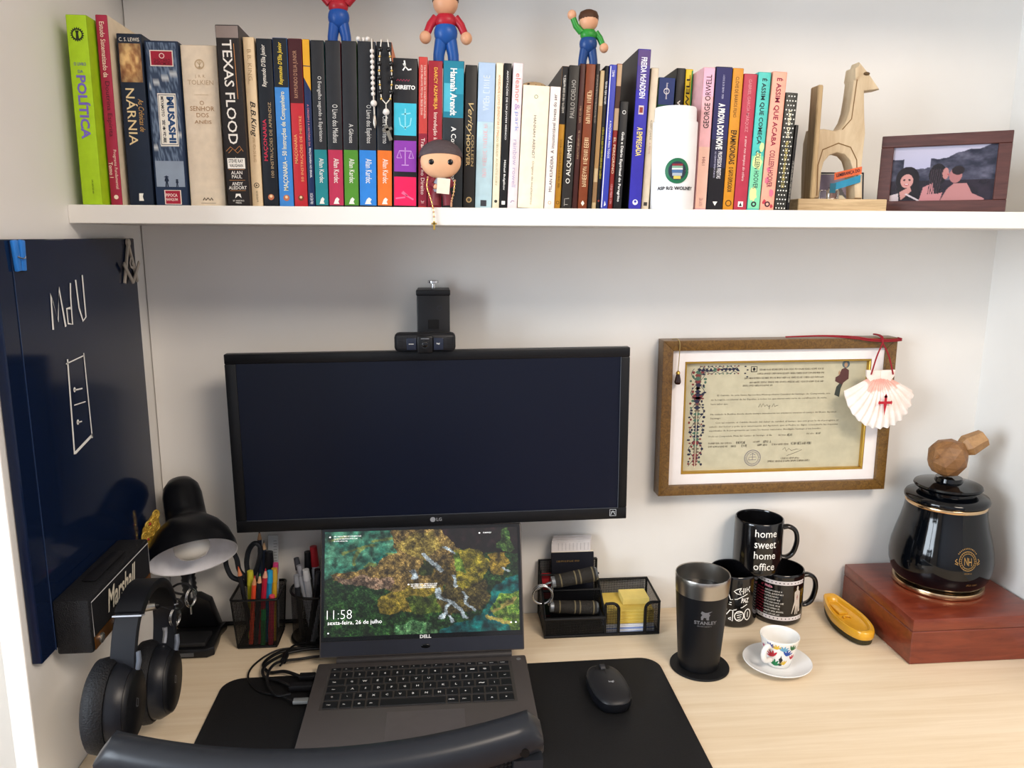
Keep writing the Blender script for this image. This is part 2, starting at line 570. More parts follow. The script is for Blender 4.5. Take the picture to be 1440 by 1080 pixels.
# ------------------------------------------------------------------ books
SIDE_DEPTH = .145
def book(key, x, w, h, lean, y, color, ops, label, depth=.14, rough=.45, side=None, pages='#EADFC8'):
    """local frame: x across the spine, y into the shelf, z up; the spine faces -y"""
    a = math.radians(lean)
    w -= .0006
    root = thing('book', label, 'book', (x, y, ZS + abs(w * math.sin(a)) + .0002), None, (0, a, 0))
    root['group'] = 'books on the white shelf'
    t = .0016
    cov = M(color, rough, var=.06, scale=90)
    g = G()
    g.box(0, w, 0, t, 0, h, min(.0012, w * .2), 2)
    if side is None:
        g.box(0, t, t * .6, depth, 0, h).box(w - t, w, t * .6, depth, 0, h)
        pc = g.done('cover', cov, root, 30)
    else:
        pc = g.done('spine', cov, root, 30)
        G().box(0, t, t * .6, depth, 0, h).box(w - t, w, t * .6, depth, 0, h).done('cover', M(side, rough, var=.08), root, 0)
    G().box(t + .0001, w - t - .0001, t + .0003, depth - .003, .0008, h - .0015).done('page_block', M(pages, .9, var=.12, scale=300), root, 0)
    k = 0
    book_root, root = root, pc          # print belongs to the cover it is on
    for op in ops:
        k += 1
        yy = -.00025 - .00003 * k
        if op[0] == 'b':                                   # printed band: z0, z1, colour, x0, x1
            z0, z1, c = op[1:4]
            x0, x1 = (op[4], op[5]) if len(op) > 4 else (0.02, .98)
            flatmesh('cover_band', [(x0 * w, yy, z0 * h), (x1 * w, yy, z0 * h), (x1 * w, yy, z1 * h), (x0 * w, yy, z1 * h)], [(0, 1, 2, 3)], M(c, rough, var=.05), root)
        elif op[0] in 'du':                                # text down / up: z0, z1, xc, size(frac of w), colour, string, bold, shear
            z0, z1, xc, sz, c, s = op[1:7]
            bo = op[7] if len(op) > 7 else 0
            sh = op[8] if len(op) > 8 else 0
            D, U = ((-ZA, XA) if op[0] == 'd' else (ZA, -XA))
            T(s, M(c, .5, var=0), root, (xc * w, yy, (z0 + z1) / 2 * h), D, U, sz * w, abs(z1 - z0) * h, bo, sh)
        elif op[0] == 'h':                                 # horizontal text: zc, width frac, height frac of w, colour, string, bold
            zc, wf_, hf, c, s = op[1:6]
            T(s, M(c, .5, var=0), root, (.5 * w, yy, zc * h), XA, ZA, hf * w, wf_ * w, op[6] if len(op) > 6 else 0)
        elif op[0] == 'c':                                 # round mark: z, radius frac of w, colour
            polys('publisher_mark', [disc2d((op[4] if len(op) > 4 else .5) * w, op[1] * h, op[2] * w)], M(op[3], .5, var=0), root, lambda p, q: (p, yy, q))
        elif op[0] == 'o':                                 # ring mark
            strokes('publisher_mark', [(ring2d(.5 * w, op[1] * h, op[2] * w), op[2] * w * .3)], M(op[3], .5, var=0), root, lambda p, q: (p, yy, q))
        elif op[0] == 'q':                                 # small square mark: z, half size, colour
            s_ = op[2] * w
            polys('publisher_mark', [[(.5 * w - s_, op[1] * h - s_), (.5 * w + s_, op[1] * h - s_), (.5 * w + s_, op[1] * h + s_), (.5 * w - s_, op[1] * h + s_)]], M(op[3], .5, var=0), root, lambda p, q: (p, yy, q))
        elif op[0] == 's':                                 # unreadable small writing running down: z0, z1, xc, size, colour
            z0, z1, xc, sz, c = op[1:6]
            strokes('small_print', scrawl(min(z0, z1) * h, max(z0, z1) * h, 0, sz * w, len(key) * 31 + k), M(c, .5, var=0), root, lambda p, q: (xc * w + q, yy, p))
        elif op[0] == 'p':                                 # free polygons in (frac w, frac h)
            polys('printed_mark', [[(a_ * w, b_ * h) for a_, b_ in pl] for pl in op[1]], M(op[2], .5, var=0), root, lambda p, q: (p, yy, q))
        elif op[0] == 'l':                                 # free strokes in (frac w, frac h), width frac of w
            strokes('printed_mark', [([(a_ * w, b_ * h) for a_, b_ in pl], op[3] * w) for pl in op[1]], M(op[2], .5, var=0), root, lambda p, q: (p, yy, q))
        elif op[0] == 'f':                                 # printed picture: z0, z1, paint
            z0, z1, fn = op[1:4]
            picture('printed_picture', lambda p, q: ((.06 + .88 * p) * w, yy, (z1 - (z1 - z0) * q) * h), 24, 34, fn, painted('spine_print'), root)
    return book_root

def rgbmix(a, b, t):
    return np.array(a)[None, None, :] * (1 - t[..., None]) + np.array(b)[None, None, :] * t[..., None]
def tawny(u, v):
    n = fbm(u, v, 5, 3)
    c = rgbmix((235, 195, 130), (140, 85, 45), np.clip((n - .3) * 2.2, 0, 1))
    e = np.clip(np.hypot((u - .5) * 1.5, (v - .5) * 1.5) - .4, 0, 1)
    return c * (1 - .5 * e[..., None])
def mottled(u, v):
    n = np.random.RandomState(4).rand(*u.shape)
    c = rgbmix((40, 58, 86), (128, 146, 170), (n > .6).astype(float) * .7)
    c[np.abs(v - .24 + (u - .5) * .1) < .012] = (190, 195, 200)
    c[np.abs(v - .66 + (u - .5) * .1) < .012] = (190, 195, 200)
    return c
def starburst(cx, cy, r0, r1, n, asp):
    return [(cx + (r1 if i % 2 else r0) * math.cos(math.pi * i / n), cy + asp * (r1 if i % 2 else r0) * math.sin(math.pi * i / n)) for i in range(2 * n)]
def figure_sil(x, z, s, asp):
    P = [(-.16, 0), (-.1, .45), (-.2, .5), (-.16, .75), (-.07, .8), (-.25, .86), (0, 1), (.25, .86), (.07, .8), (.16, .75), (.2, .5), (.1, .45), (.16, 0), (.03, 0), (0, .35), (-.03, 0)]
    return [(x + a * s, z + b * s * asp) for a, b in P]

A = .0242 / .2232
book('politica', -.4461, .0242, .2232, .15, -.2325, '#A9D022', [
    ('p', [starburst(.5, .9, .27, .36, 18, A)], '#26301A'), ('c', .9, .22, '#A9D022'), ('p', [[(.42, .87), (.58, .87), (.56, .905), (.6, .92), (.4, .92), (.44, .905)]], '#26301A'),
    ('h', .748, .6, .16, '#5E55A0', 'O LIVRO', .01), ('h', .71, .25, .14, '#5E55A0', 'DA', .01),
    ('d', .69, .355, .55, .58, '#7A66C4', 'POLÍTICA', .03), ('s', .06, .14, .6, .07, '#3C4A18')],
    'lime green book with purple lettering and a black gear emblem, at the shelf end', .13)
book('estudo', -.4190, .0144, .2286, .15, -.214, '#A92C48', [
    ('d', .965, .68, .5, .42, '#F3D9C8', 'Estudo Sistematizado da', .01), ('d', .66, .37, .5, .5, '#4E1C2C', 'Doutrina Espírita'),
    ('d', .3, .09, .66, .34, '#F3D9C8', 'Programa Fundamental'), ('d', .235, .15, .25, .34, '#F3D9C8', 'Tomo I', .01), ('c', .045, .2, '#F3D9C8')],
    'narrow crimson book with cream covers next to the lime green book', .14, side='#EBD9BC')
book('narnia', -.4000, .0305, .2101, .15, -.203, '#1B2638', [
    ('h', .967, .82, .15, '#E8E2D4', 'C. S. LEWIS', .005), ('f', .725, .945, tawny), ('d', .69, .36, .42, .45, '#E7CFA0', 'NÁRNIA', .005),
    ('d', .63, .44, .78, .22, '#C69A56', 'As Crônicas de', 0, .3), ('p', [[(.4, .03), (.6, .03), (.56, .055), (.6, .075), (.42, .075)]], '#F0EDE4')],
    'thick navy book with gold lettering and a tawny picture at the top of its spine', .14)
B_ = .0417 / .2026
book('musashi', -.3670, .0410, .2026, .12, -.203, '#1E2F4A', [
    ('f', .1, .99, mottled), ('b', .85, .945, '#E8DAD0', .14, .84), ('b', .856, .939, '#A31F37', .17, .81), ('o', .912, .07, '#F1D7D0'),
    ('h', .885, .5, .1, '#5A1020', 'SHOTARO', .01), ('h', .866, .5, .1, '#5A1020', 'ISHINOMORI', .01), ('b', .37, .69, '#ECE7DC', .28, .84), ('b', .378, .682, '#2E3C55', .3, .82), ('b', .382, .678, '#ECE7DC', .315, .805),
    ('d', .67, .39, .66, .22, '#274A78', 'MUSASHI', .05), ('d', .67, .55, .42, .09, '#2A2A33', 'MIYAMOTO', .03), ('d', .53, .39, .42, .1, '#2A2A33', '宮本武蔵', .02),
    ('b', .12, .28, '#8E9CAF', .06, .94), ('p', [figure_sil(.38, .12, .34, B_ * 1.0), figure_sil(.7, .12, .22, B_ * 1.1)], '#16243A'),
    ('b', 0, .12, '#1E2F4A', .02, .98), ('b', .01, .1, '#E8DAD0', .28, .8), ('b', .014, .096, '#A31F37', .31, .77), ('h', .068, .36, .1, '#F1D7D0', 'PIPOCA', .02), ('h', .04, .36, .1, '#F1D7D0', 'NANQUIM', .02)],
    'thick mottled blue grey book with red and white spine labels', .14)
book('tolkien', -.3247, .0449, .1997, .05, -.198, '#E9D9C2', [
    ('o', .885, .12, '#CBB391'), ('l', [[(.5, .86), (.5, .91)], [(.44, .9), (.5, .88), (.56, .9)], [(.45, .868), (.55, .868)]], '#CBB391', .025), ('h', .81, .3, .1, '#C7AE8E', 'J. R. R.'), ('h', .775, .72, .13, '#C7AE8E', 'TOLKIEN'),
    ('h', .65, .12, .12, '#B08A62', 'O'), ('h', .615, .68, .13, '#B08A62', 'SENHOR'), ('h', .575, .34, .12, '#B08A62', 'DOS'), ('h', .535, .48, .12, '#B08A62', 'ANÉIS'),
    ('l', [[(.3, .70), (.7, .70)]], '#D9C6A6', .01), ('l', [ring2d(.5, .045, .0)], '#6B5A48', .01), ('l', [[(.36, .04), (.4, .055), (.44, .04), (.5, .055), (.56, .04), (.6, .055), (.64, .04)]], '#4B3E34', .03), ('b', .02, .022, '#5A4A3C', .3, .72)],
    'thick cream book with faint tan lettering', .14)
book('texas', -.2737, .0288, .2207, -.6, -.214, '#231E1E', [
    ('b', .93, .995, '#8C7E78', .02, .98), ('d', .92, .35, .45, .42, '#EFEAE2', 'TEXAS FLOOD', .01), ('l', [[(.1, .31), (.3, .335), (.5, .315), (.7, .34), (.85, .31)], [(.2, .3), (.4, .325), (.6, .3), (.8, .325)], [(.75, .9), (.78, .6)]], '#B07A48', .03),
    ('s', .27, .28, .5, .03, '#CFC7BC'), ('b', .213, .272, '#F0ECE4', .12, .9), ('h', .256, .65, .16, '#2A2424', 'STEVIE RAY', .02), ('h', .23, .6, .15, '#2A2424', 'VAUGHAN', .02),
    ('h', .19, .5, .15, '#EFEAE2', 'ALAN', .01), ('h', .167, .45, .15, '#EFEAE2', 'PAUL', .01), ('l', [[(.15, .147), (.85, .147)]], '#B07A48', .02), ('h', .127, .48, .15, '#EFEAE2', 'ANDY', .01), ('h', .104, .8, .15, '#EFEAE2', 'ALEDORT', .01),
    ('l', [[(.15, .088), (.85, .088)], [(.15, .208), (.85, .208)]], '#B07A48', .02), ('p', [[(.36, .045), (.5, .06), (.64, .045), (.6, .07), (.4, .07)]], '#EFEAE2'), ('h', .03, .5, .07, '#EFEAE2', 'ST. MARTIN’S'), ('h', .018, .25, .07, '#EFEAE2', 'PRESS')],
    'tall black book with large white title lettering and brown flourishes', .15, side='#4A423F')
book('bbking', -.2446, .0140, .2096, -.2, -.204, '#E7CDA6', [
    ('d', .93, .75, .5, .36, '#B79A74', 'B.B. KING', 0), ('s', .73, .8, .3, .1, '#B79A74'), ('d', .63, .42, .5, .62, '#2E2420', 'B.B.King', .01, .3), ('d', .42, .27, .5, .26, '#B08F66', 'UMA VIDA DE BLUES'),
    ('o', .13, .22, '#4A3A2C'), ('c', .13, .08, '#4A3A2C'), ('s', .03, .1, .5, .16, '#4A3A2C')],
    'narrow tan book with black handwritten style title', .14)
book('aprendiz', -.2300, .0199, .2084, .2, -.204, '#171C24', [
    ('u', .72, .965, .45, .36, '#EDE8DC', 'Raymundo D’Elia Junior', .01, .25), ('u', .28, .53, .32, .3, '#C2304A', 'MAÇONARIA', .02), ('u', .18, .63, .68, .28, '#B99F77', '100 INSTRUÇÕES DE APRENDIZ', 0), ('c', .06, .2, '#B76A48'), ('c', .065, .1, '#E7C79A')],
    'black book with a red word and gold lettering running up its spine', .14)
book('companheiro', -.2093, .0188, .2093, .2, -.206, '#3F86CE', [
    ('b', .715, .998, '#1A1E25'), ('u', .73, .975, .5, .36, '#F0D040', 'Raymundo D’Elia Junior', .01, .25), ('u', .1, .69, .55, .42, '#E9E6C4', 'MAÇONARIA – 50 Instruções de Companheiro', .012), ('c', .055, .22, '#B76A48'), ('c', .06, .1, '#E7C79A')],
    'bright blue book with a black top and yellow author lettering', .14, side='#1A1E25')
book('mestre', -.1902, .0176, .2092, .2, -.205, '#BC2A33', [
    ('b', .625, .998, '#43191D'), ('u', .655, .93, .5, .36, '#B58A6C', 'RAYMUNDO D’ELIA JUNIOR', 0), ('u', .265, .44, .3, .28, '#E3A26A', 'MAÇONARIA', .01), ('u', .155, .55, .68, .28, '#E3A26A', '50 INSTRUÇÕES DE MESTRE', .005), ('c', .055, .22, '#7A3A20'), ('c', .06, .1, '#E7C79A')],
    'red book with a dark maroon top section', .14, side='#43191D')
book('yellowblue', -.1723, .0095, .2088, .2, -.205, '#1B2C55', [
    ('p', [[(.02, .998), (.98, .998), (.98, .70), (.02, .78)]], '#E2A62A'), ('l', [[(0, .845), (1, .843)]], '#1B2C55', .12), ('d', .62, .37, .5, .32, '#E08A98', 'A ORIGEM E A HISTÓRIA DA', 0), ('d', .36, .18, .5, .36, '#E9E6EC', 'MAÇONARIA NO BRASIL', .01), ('s', .02, .09, .5, .36, '#E9E6EC')],
    'thin dark blue book with a yellow slanted top', .14)
KARDEC = [('evangelho', -.1624, .0171, '#1F7F86', 'O Evangelho segundo o Espiritismo', .79, .40, 'teal'), ('mediuns', -.1449, .0196, '#B32F4F', 'O Livro dos Médiuns', .625, .395, 'crimson'),
          ('genese', -.1250, .0194, '#4F8A2B', 'A Gênese', .51, .395, 'green'), ('espiritos', -.1052, .0229, '#2F7FD0', 'O Livro dos Espíritos', .625, .395, 'azure blue'), ('ceu', -.0819, .0198, '#E0722A', 'O Céu e o Inferno', .59, .395, 'orange')]
for i, (k, x, w, c, s, za, zb, cn) in enumerate(KARDEC):
    book(k, x, w, .2072, .45 + .18 * i, -.208, '#25262A', [
        ('b', .012, .352, c), ('d', za, zb, .55, .36 if k != 'genese' else .3, '#D9D7D2', s), ('d', .30, .15, .55, .36, '#E6E4DC', 'Allan Kardec', .005), ('p', [[(.3, .02), (.7, .02), (.62, .035), (.7, .05), (.55, .062), (.42, .05)]], '#E6E4DC')],
        'charcoal book with %s lower spine, one of five matching volumes' % cn, .14, side=c)
def scales_mark(z, s):
    return [[(.5, z - s), (.5, z + s)], [(.25, z + s * .6), (.75, z + s * .6)], [(.15, z - s * .2), (.25, z + s * .6), (.35, z - s * .2), (.15, z - s * .2)], [(.65, z - s * .2), (.75, z + s * .6), (.85, z - s * .2), (.65, z - s * .2)], [(.35, z - s), (.65, z - s)]]
book('direito', -.0610, .0318, .1870, 1.25, -.212, '#1E1E22', [
    ('l', [[(.4, .92), (.5, .945), (.62, .925), (.75, .93)], [(.5, .945), (.42, .965)], [(.5, .945), (.46, .985)]], '#F2F0EA', .06), ('l', [[(.14, .85), (.2, .862), (.26, .85), (.32, .862), (.38, .85), (.44, .862), (.5, .85), (.56, .862), (.62, .85), (.68, .862)]], '#A03050', .025), ('h', .81, .82, .17, '#F2F0EA', 'DIREITO', .035),
    ('b', .49, .705, '#3FB6CE', .04, .96), ('l', [[(.25, .61), (.3, .56), (.5, .54), (.7, .56), (.75, .61)], [(.5, .53), (.5, .67)], [(.35, .63), (.72, .64)]], '#8AD8E4', .05),
    ('b', .245, .455, '#8A3BA6', .04, .96), ('l', scales_mark(.35, .06), '#C79AD6', .035), ('b', .012, .21, '#E01E58', .04, .96), ('l', [[(.1, .06), (.5, .07)], [(.35, .1), (.85, .055)], [(.4, .11), (.6, .08)]], '#F06A92', .06)],
    'thick black law book with cyan, purple and pink spine squares', .15)
book('transv', -.0283, .0121, .1899, 1.25, -.210, '#C0403A', [
    ('b', .012, .5, '#8E2436'), ('s', .6, .95, .7, .2, '#F3D3C4'), ('s', .62, .95, .35, .2, '#F3D3C4'), ('d', .47, .09, .5, .42, '#F0D9CC', 'Transversais no Direito', .005), ('s', .03, .05, .5, .3, '#F0D9CC')],
    'narrow red book fading to dark crimson with cream lettering', .14)
book('darcy', -.0160, .0190, .1855, 1.25, -.210, '#97202E', [
    ('d', .955, .675, .5, .32, '#E8B44A', 'DARCY AZAMBUJA', .015), ('d', .655, .25, .5, .34, '#F0D9CC', 'Introdução à ciência política', .005)],
    'dark red book with gold and white lettering', .14)
book('condicao', .0032, .0277, .1859, 1.3, -.210, '#2B3034', [
    ('b', .62, .998, '#1F7C93', .02, .98), ('b', .66, .85, '#4FB0C4', .05, .4), ('b', .78, .95, '#2C94AC', .6, .98), ('d', .95, .635, .5, .32, '#F2F0EA', 'Hannah Arendt', .025), ('d', .56, .15, .5, .3, '#F2F0EA', 'A Condição Humana', .01)],
    'charcoal book with a teal blue top and white lettering', .14, side='#1F5F72')
book('verity', .0314, .0159, .1817, 1.5, -.208, '#2A2826', [
    ('d', .74, .52, .45, .6, '#C9AE7A', 'Verity', 0, .4), ('d', .52, .3, .72, .22, '#C9AE7A', 'COLLEEN', 0, 0), ('d', .52, .3, .35, .34, '#C9AE7A', 'HOOVER', .02), ('c', .06, .25, '#B89A68'), ('c', .06, .15, '#4A4030')],
    'black book with thin gold script lettering', .14)
book('lightblue', .0476, .0226, .1852, 1.75, -.208, '#B9D4DC', [
    ('b', .6, .998, '#AEC4DE'), ('s', .68, .93, .5, .34, '#D7E0E2'), ('s', .22, .6, .5, .22, '#E6B9BE'), ('q', .035, .18, '#3A3A40')],
    'pale blue book with faded pastel lettering', .14)
book('ansiedade', .0706, .0097, .1853, 1.8, -.208, '#EBDFC4', [
    ('d', .92, .5, .5, .34, '#C98A4A', 'ANSIEDADE COMO ENFRENTAR O MAL', 0), ('d', .5, .16, .5, .34, '#A8A05A', 'DO SÉCULO  AUGUSTO CURY', 0), ('c', .05, .22, '#3A3A30')],
    'thin cream book with small ochre lettering', .14)
book('anotacoes', .0805, .0103, .1851, 1.9, -.208, '#19191B', [
    ('d', .95, .48, .5, .34, '#EDEBE6', 'ANOTAÇÕES DE UM JOVEM MÉDICO', .01), ('d', .34, .13, .5, .34, '#EDEBE6', 'Mikhail Bulgákov', .015), ('q', .04, .24, '#F4F2EC')],
    'thin black book with white lettering and a white square', .14)
book('eleanor', .0910, .0134, .1854, 2.35, -.210, '#EAD9DA', [
    ('d', .93, .735, .55, .5, '#D8837A', 'eleanor', .0), ('d', .725, .68, .55, .5, '#B49BC8', '&', 0), ('d', .67, .535, .55, .5, '#8FA4D4', 'park', 0), ('d', .48, .15, .55, .42, '#B3A7C4', 'rainbow rowell', 0), ('l', [[(.3, .04), (.45, .055), (.7, .05)]], '#9A8AA8', .08)],
    'pale pink book with red, lilac and blue lettering', .14)
book('arendt', .1048, .0357, .1575, 2.5, -.210, '#F2E4CC', [
    ('o', .91, .06, '#6A8A62'), ('d', .76, .41, .5, .1, '#7A7468', 'HANNAH ARENDT', 0), ('d', .39, .03, .5, .1, '#9A9070', 'Origens do totalitarismo', 0)],
    'short thick cream book with tiny grey lettering', .14)
book('kundera', .1410, .0141, .1570, 2.5, -.210, '#EFE2DA', [
    ('u', .14, .44, .5, .3, '#3A3636', 'MILAN KUNDERA', 0), ('u', .46, .94, .5, .34, '#4A4444', 'A insustentável leveza do ser', 0), ('o', .05, .14, '#D8A060')],
    'short narrow off white book beside the thick cream one', .14)
book('tract', .1556, .0085, .1840, 2.5, -.205, '#C9922E', [
    ('b', .6, .998, '#1B1B1C'), ('s', .68, .94, .5, .34, '#E8E4DA'), ('s', .15, .5, .5, .3, '#7A5416'), ('o', .045, .24, '#4A2E10')],
    'thin mustard yellow book with a black upper half', .14, side='#1B1B1C')
book('alquimista', .1646, .0141, .1841, 2.5, -.210, '#2C2926', [
    ('u', .64, .9, .5, .42, '#A8A29A', 'PAULO COELHO', 0), ('u', .18, .52, .5, .5, '#E6E2D8', 'O ALQUIMISTA', .005), ('l', [[(.25, .02), (.25, .07), (.7, .075)], [(.3, .03), (.6, .03)]], '#A8A29A', .06)],
    'dark brown black book with tall pale capitals running upwards', .14)
book('maroon', .1790, .0079, .1870, 2.5, -.208, '#43201C', [('s', .6, .72, .5, .3, '#B08A6A'), ('s', .35, .55, .5, .3, '#B08A6A')],
    'thin dark maroon book between two darker brown books', .14)
book('brown', .1871, .0127, .1863, 2.5, -.210, '#7A3A1E', [
    ('s', .6, .84, .5, .44, '#E7C79A'), ('s', .16, .52, .5, .44, '#E7C79A'), ('p', [[(.5, .02), (.7, .04), (.5, .06), (.3, .04)]], '#F0E2CC')],
    'russet brown book with flowing cream script', .14)
book('darkthin', .2002, .0059, .1874, 2.5, -.208, '#1F1A1A', [('s', .6, .93, .5, .32, '#A89A8A')],
    'very thin near black book with small grey lettering', .14)
book('oldphoto', .2066, .0065, .1796, 2.5, -.206, '#C4AA80', [('b', .3, .75, '#A07A4C'), ('b', .05, .2, '#8A6844')],
    'thin tan book with brown patches on its spine', .14)
book('fever', .2133, .0052, .1856, 2.5, -.206, '#18181A', [('s', .74, .9, .5, .5, '#F0EEE8'), ('s', .22, .58, .5, .5, '#C9B82E'), ('c', .06, .3, '#8A2A24')],
    'very thin black book with yellow and white lettering', .14)
book('preguica', .2187, .0097, .1862, 2.5, -.210, '#3740A4', [('b', 0.01, .99, '#EDEBF0', .02, .14), ('d', .62, .36, .55, .36, '#E6E4F0', 'A MAÇONARIA PARA TODOS', .01), ('s', .92, .97, .5, .3, '#E6E4F0'), ('p', [[(.4, .02), (.7, .03), (.5, .06)]], '#F0EEF4')],
    'narrow violet blue book with a white stripe along one edge', .14)
book('peregrino', .2286, .0070, .1881, 2.5, -.208, '#8C2A26', [('b', .55, .995, '#B99A7A'), ('b', .7, .85, '#4A2E22'), ('d', .5, .25, .5, .5, '#E3C7A8', 'EL PEREGRINO', .005), ('s', .04, .18, .5, .4, '#E3A0A0')],
    'thin red book with a tan upper half', .14)
book('guia', .2357, .0113, .1401, 2.5, -.212, '#1B1B1D', [('o', .9, .2, '#E6E4DE'), ('d', .72, .07, .5, .42, '#EDEBE6', 'Guia e Diário Espiritual do Peregrino', .015)],
    'short black book with bold white lettering, lowest of its neighbours', .13)
book('freida', .2566, .0176, .2060, 1.9, -.212, '#3732A0', [
    ('b', .75, .995, '#4A3C86'), ('b', .9, .995, '#553F76'), ('d', .95, .7, .5, .46, '#ECEAF2', 'FREIDA McFADDEN', .02), ('b', .6, .655, '#D8C4C0', .3, .7), ('b', .61, .645, '#8A3A34', .36, .64), ('d', .52, .34, .5, .46, '#E7D27A', 'A EMPREGADA', .02), ('c', .045, .22, '#D8D6E8'), ('c', .05, .1, '#3732A0')],
    'tall violet blue book with white and yellow capitals', .15, side='#17171A')
book('camus', .2755, .0105, .1838, 2.3, -.208, '#D9C9B0', [('d', .64, .5, .5, .26, '#8A7A66', 'ALBERT CAMUS', 0), ('d', .48, .4, .5, .24, '#C08A7A', 'A PESTE', 0), ('q', .04, .24, '#3A3632')],
    'narrow beige book with tiny lettering', .14)
book('planet', .2985, .0235, .1795, 2.0, -.168, '#17573F', [
    ('b', .8, .998, '#263C7C'), ('o', .9, .16, '#E6E8F0'), ('d', .96, .84, .5, .16, '#E6E8F0', 'lonely planet', .02), ('s', .1, .2, .5, .1, '#C8D0E0')],
    'green guidebook with a blue top and a round white logo', .14)
book('blackhid', .3240, .0128, .1925, 1.6, -.168, '#1B1B1D', [('d', .78, .66, .5, .5, '#E6E4DE', 'ville', .02)],
    'black book half hidden behind the white cup', .14)
book('orwelly', .3382, .0108, .1915, 1.2, -.168, '#E8C62C', [('b', .01, .99, '#2E8A4A', .8, .98), ('u', .2, .96, .4, .5, '#2A2420', 'GEORGE ORWELL', .01)],
    'yellow book with a green edge behind the white cup', .14)
book('orwellp', .3498, .0160, .1857, 1.2, -.210, '#E7B1B6', [('b', 0.012, .45, '#E8BBA8'), ('b', .8, .995, '#E9AFC4'), ('u', .58, .95, .5, .5, '#2E2422', 'GEORGE ORWELL', .01), ('u', .32, .38, .5, .28, '#8A4A4A', '1984', 0), ('s', .03, .09, .5, .3, '#B07A7A')],
    'pink book with black hand drawn capitals beside the white cup', .14)
book('prova', .3664, .0229, .1868, 1.3, -.210, '#1E1D22', [
    ('b', .5, .995, '#27265A'), ('b', .3, .5, '#22213E'), ('s', .78, .95, .5, .1, '#B8B6D0'), ('d', .75, .43, .5, .42, '#F2F0EA', 'A PROVA DOS NOVE', .04), ('d', .415, .225, .6, .26, '#E6E4E8', 'PROFESSOR FREITAS', .01), ('s', .23, .415, .32, .09, '#B8B6D0'), ('p', [[(.35, .06), (.65, .06), (.5, .03)]], '#F2F0EA')],
    'navy book with bold white capitals, fading to black at its foot', .14, side='#27265A')
book('epam', .3894, .0151, .1856, 1.4, -.210, '#D08C26', [('d', .94, .66, .5, .4, '#6A4210', 'CLÓVIS DE BARROS FILHO', 0), ('d', .57, .33, .5, .56, '#2A1C0C', 'EPAMINONDAS', .02), ('d', .31, .13, .5, .42, '#2A1C0C', 'O GATO EXPLICADOR', .015), ('o', .05, .26, '#4A2E10')],
    'mustard orange book with dark brown capitals', .14)
book('garcia', .4050, .0186, .1787, 1.5, -.210, '#B2384C', [('d', .96, .58, .5, .34, '#D88A92', 'GABRIEL GARCÍA MÁRQUEZ', .005), ('d', .55, .22, .5, .26, '#E6C4C4', 'o amor nos tempos do cólera', .005, .2), ('q', .045, .2, '#F0E6E4'), ('p', [[(.38, .03), (.62, .03), (.5, .06)]], '#2A1418')],
    'raspberry red book with pale pink lettering', .14)
def blotch(cx, cz, rx, rz, seed):
    r = random.Random(seed)
    return [(cx + rx * math.cos(2 * math.pi * i / 14) * r.uniform(.7, 1.2), cz + rz * math.sin(2 * math.pi * i / 14) * r.uniform(.7, 1.2)) for i in range(14)]
book('comeca', .4241, .0178, .1813, 1.7, -.210, '#4FBFB4', [
    ('b', .012, .4, '#7CCFA4'), ('p', [blotch(.5, .36, .36, .07, 2), blotch(.4, .12, .3, .06, 3)], '#D6E09A'), ('p', [blotch(.75, .46, .2, .04, 5)], '#C9E2A0'), ('d', .955, .485, .5, .5, '#23383A', 'É ASSIM QUE COMEÇA', .015), ('d', .44, .16, .5, .4, '#23383A', 'COLLEEN HOOVER', .01), ('c', .045, .22, '#2A2A30'), ('c', .045, .1, '#7CCFA4')],
    'turquoise book with dark capitals and pale green blotches', .14)
book('acaba', .4424, .0202, .1823, 2.2, -.210, '#EFA790', [
    ('p', [blotch(.3, .22, .16, .03, 7), blotch(.7, .13, .2, .03, 8), blotch(.35, .3, .14, .02, 9)], '#E0708A'), ('p', [blotch(.25, .06, .12, .02, 11), blotch(.8, .03, .12, .015, 12)], '#B83A4A'), ('d', .955, .47, .5, .5, '#8A2040', 'É ASSIM QUE ACABA', .015), ('d', .44, .17, .5, .38, '#7A2844', 'COLLEEN HOOVER', .01), ('c', .045, .2, '#3A2230'), ('c', .045, .1, '#EFA790')],
    'salmon pink book with crimson capitals and pink petals', .14)
_dots = []
for j in range(26):
    for i in range(4):
        _dots.append(disc2d((.14 + .24 * i + (.12 if j % 2 else 0)), .02 + j * .038, .06, .06 * .0172 / .1558, 8))
_dots = [d for d in _dots if all(.03 < p[0] < .97 for p in d)]
book('dots', .4631, .0172, .1558, 2.3, -.210, '#33332F', [('p', _dots, '#EDEBE2'), ('d', .85, .62, .5, .26, '#E8E0C0', 'LIVRO DOS', .02), ('s', .2, .6, .5, .2, '#D8C46A')],
    'short black book with white polka dots', .13)
book('thinblack', .4826, .0050, .1152, 2.7, -.205, '#17171A', [('s', .1, .6, .5, .4, '#C9C6BC')],
    'shortest thin black booklet leaning on the polka dot book', .1)
# ------------------------------------------------------------------ things on the shelf
FX = lambda x, z, t: (x, t, z)
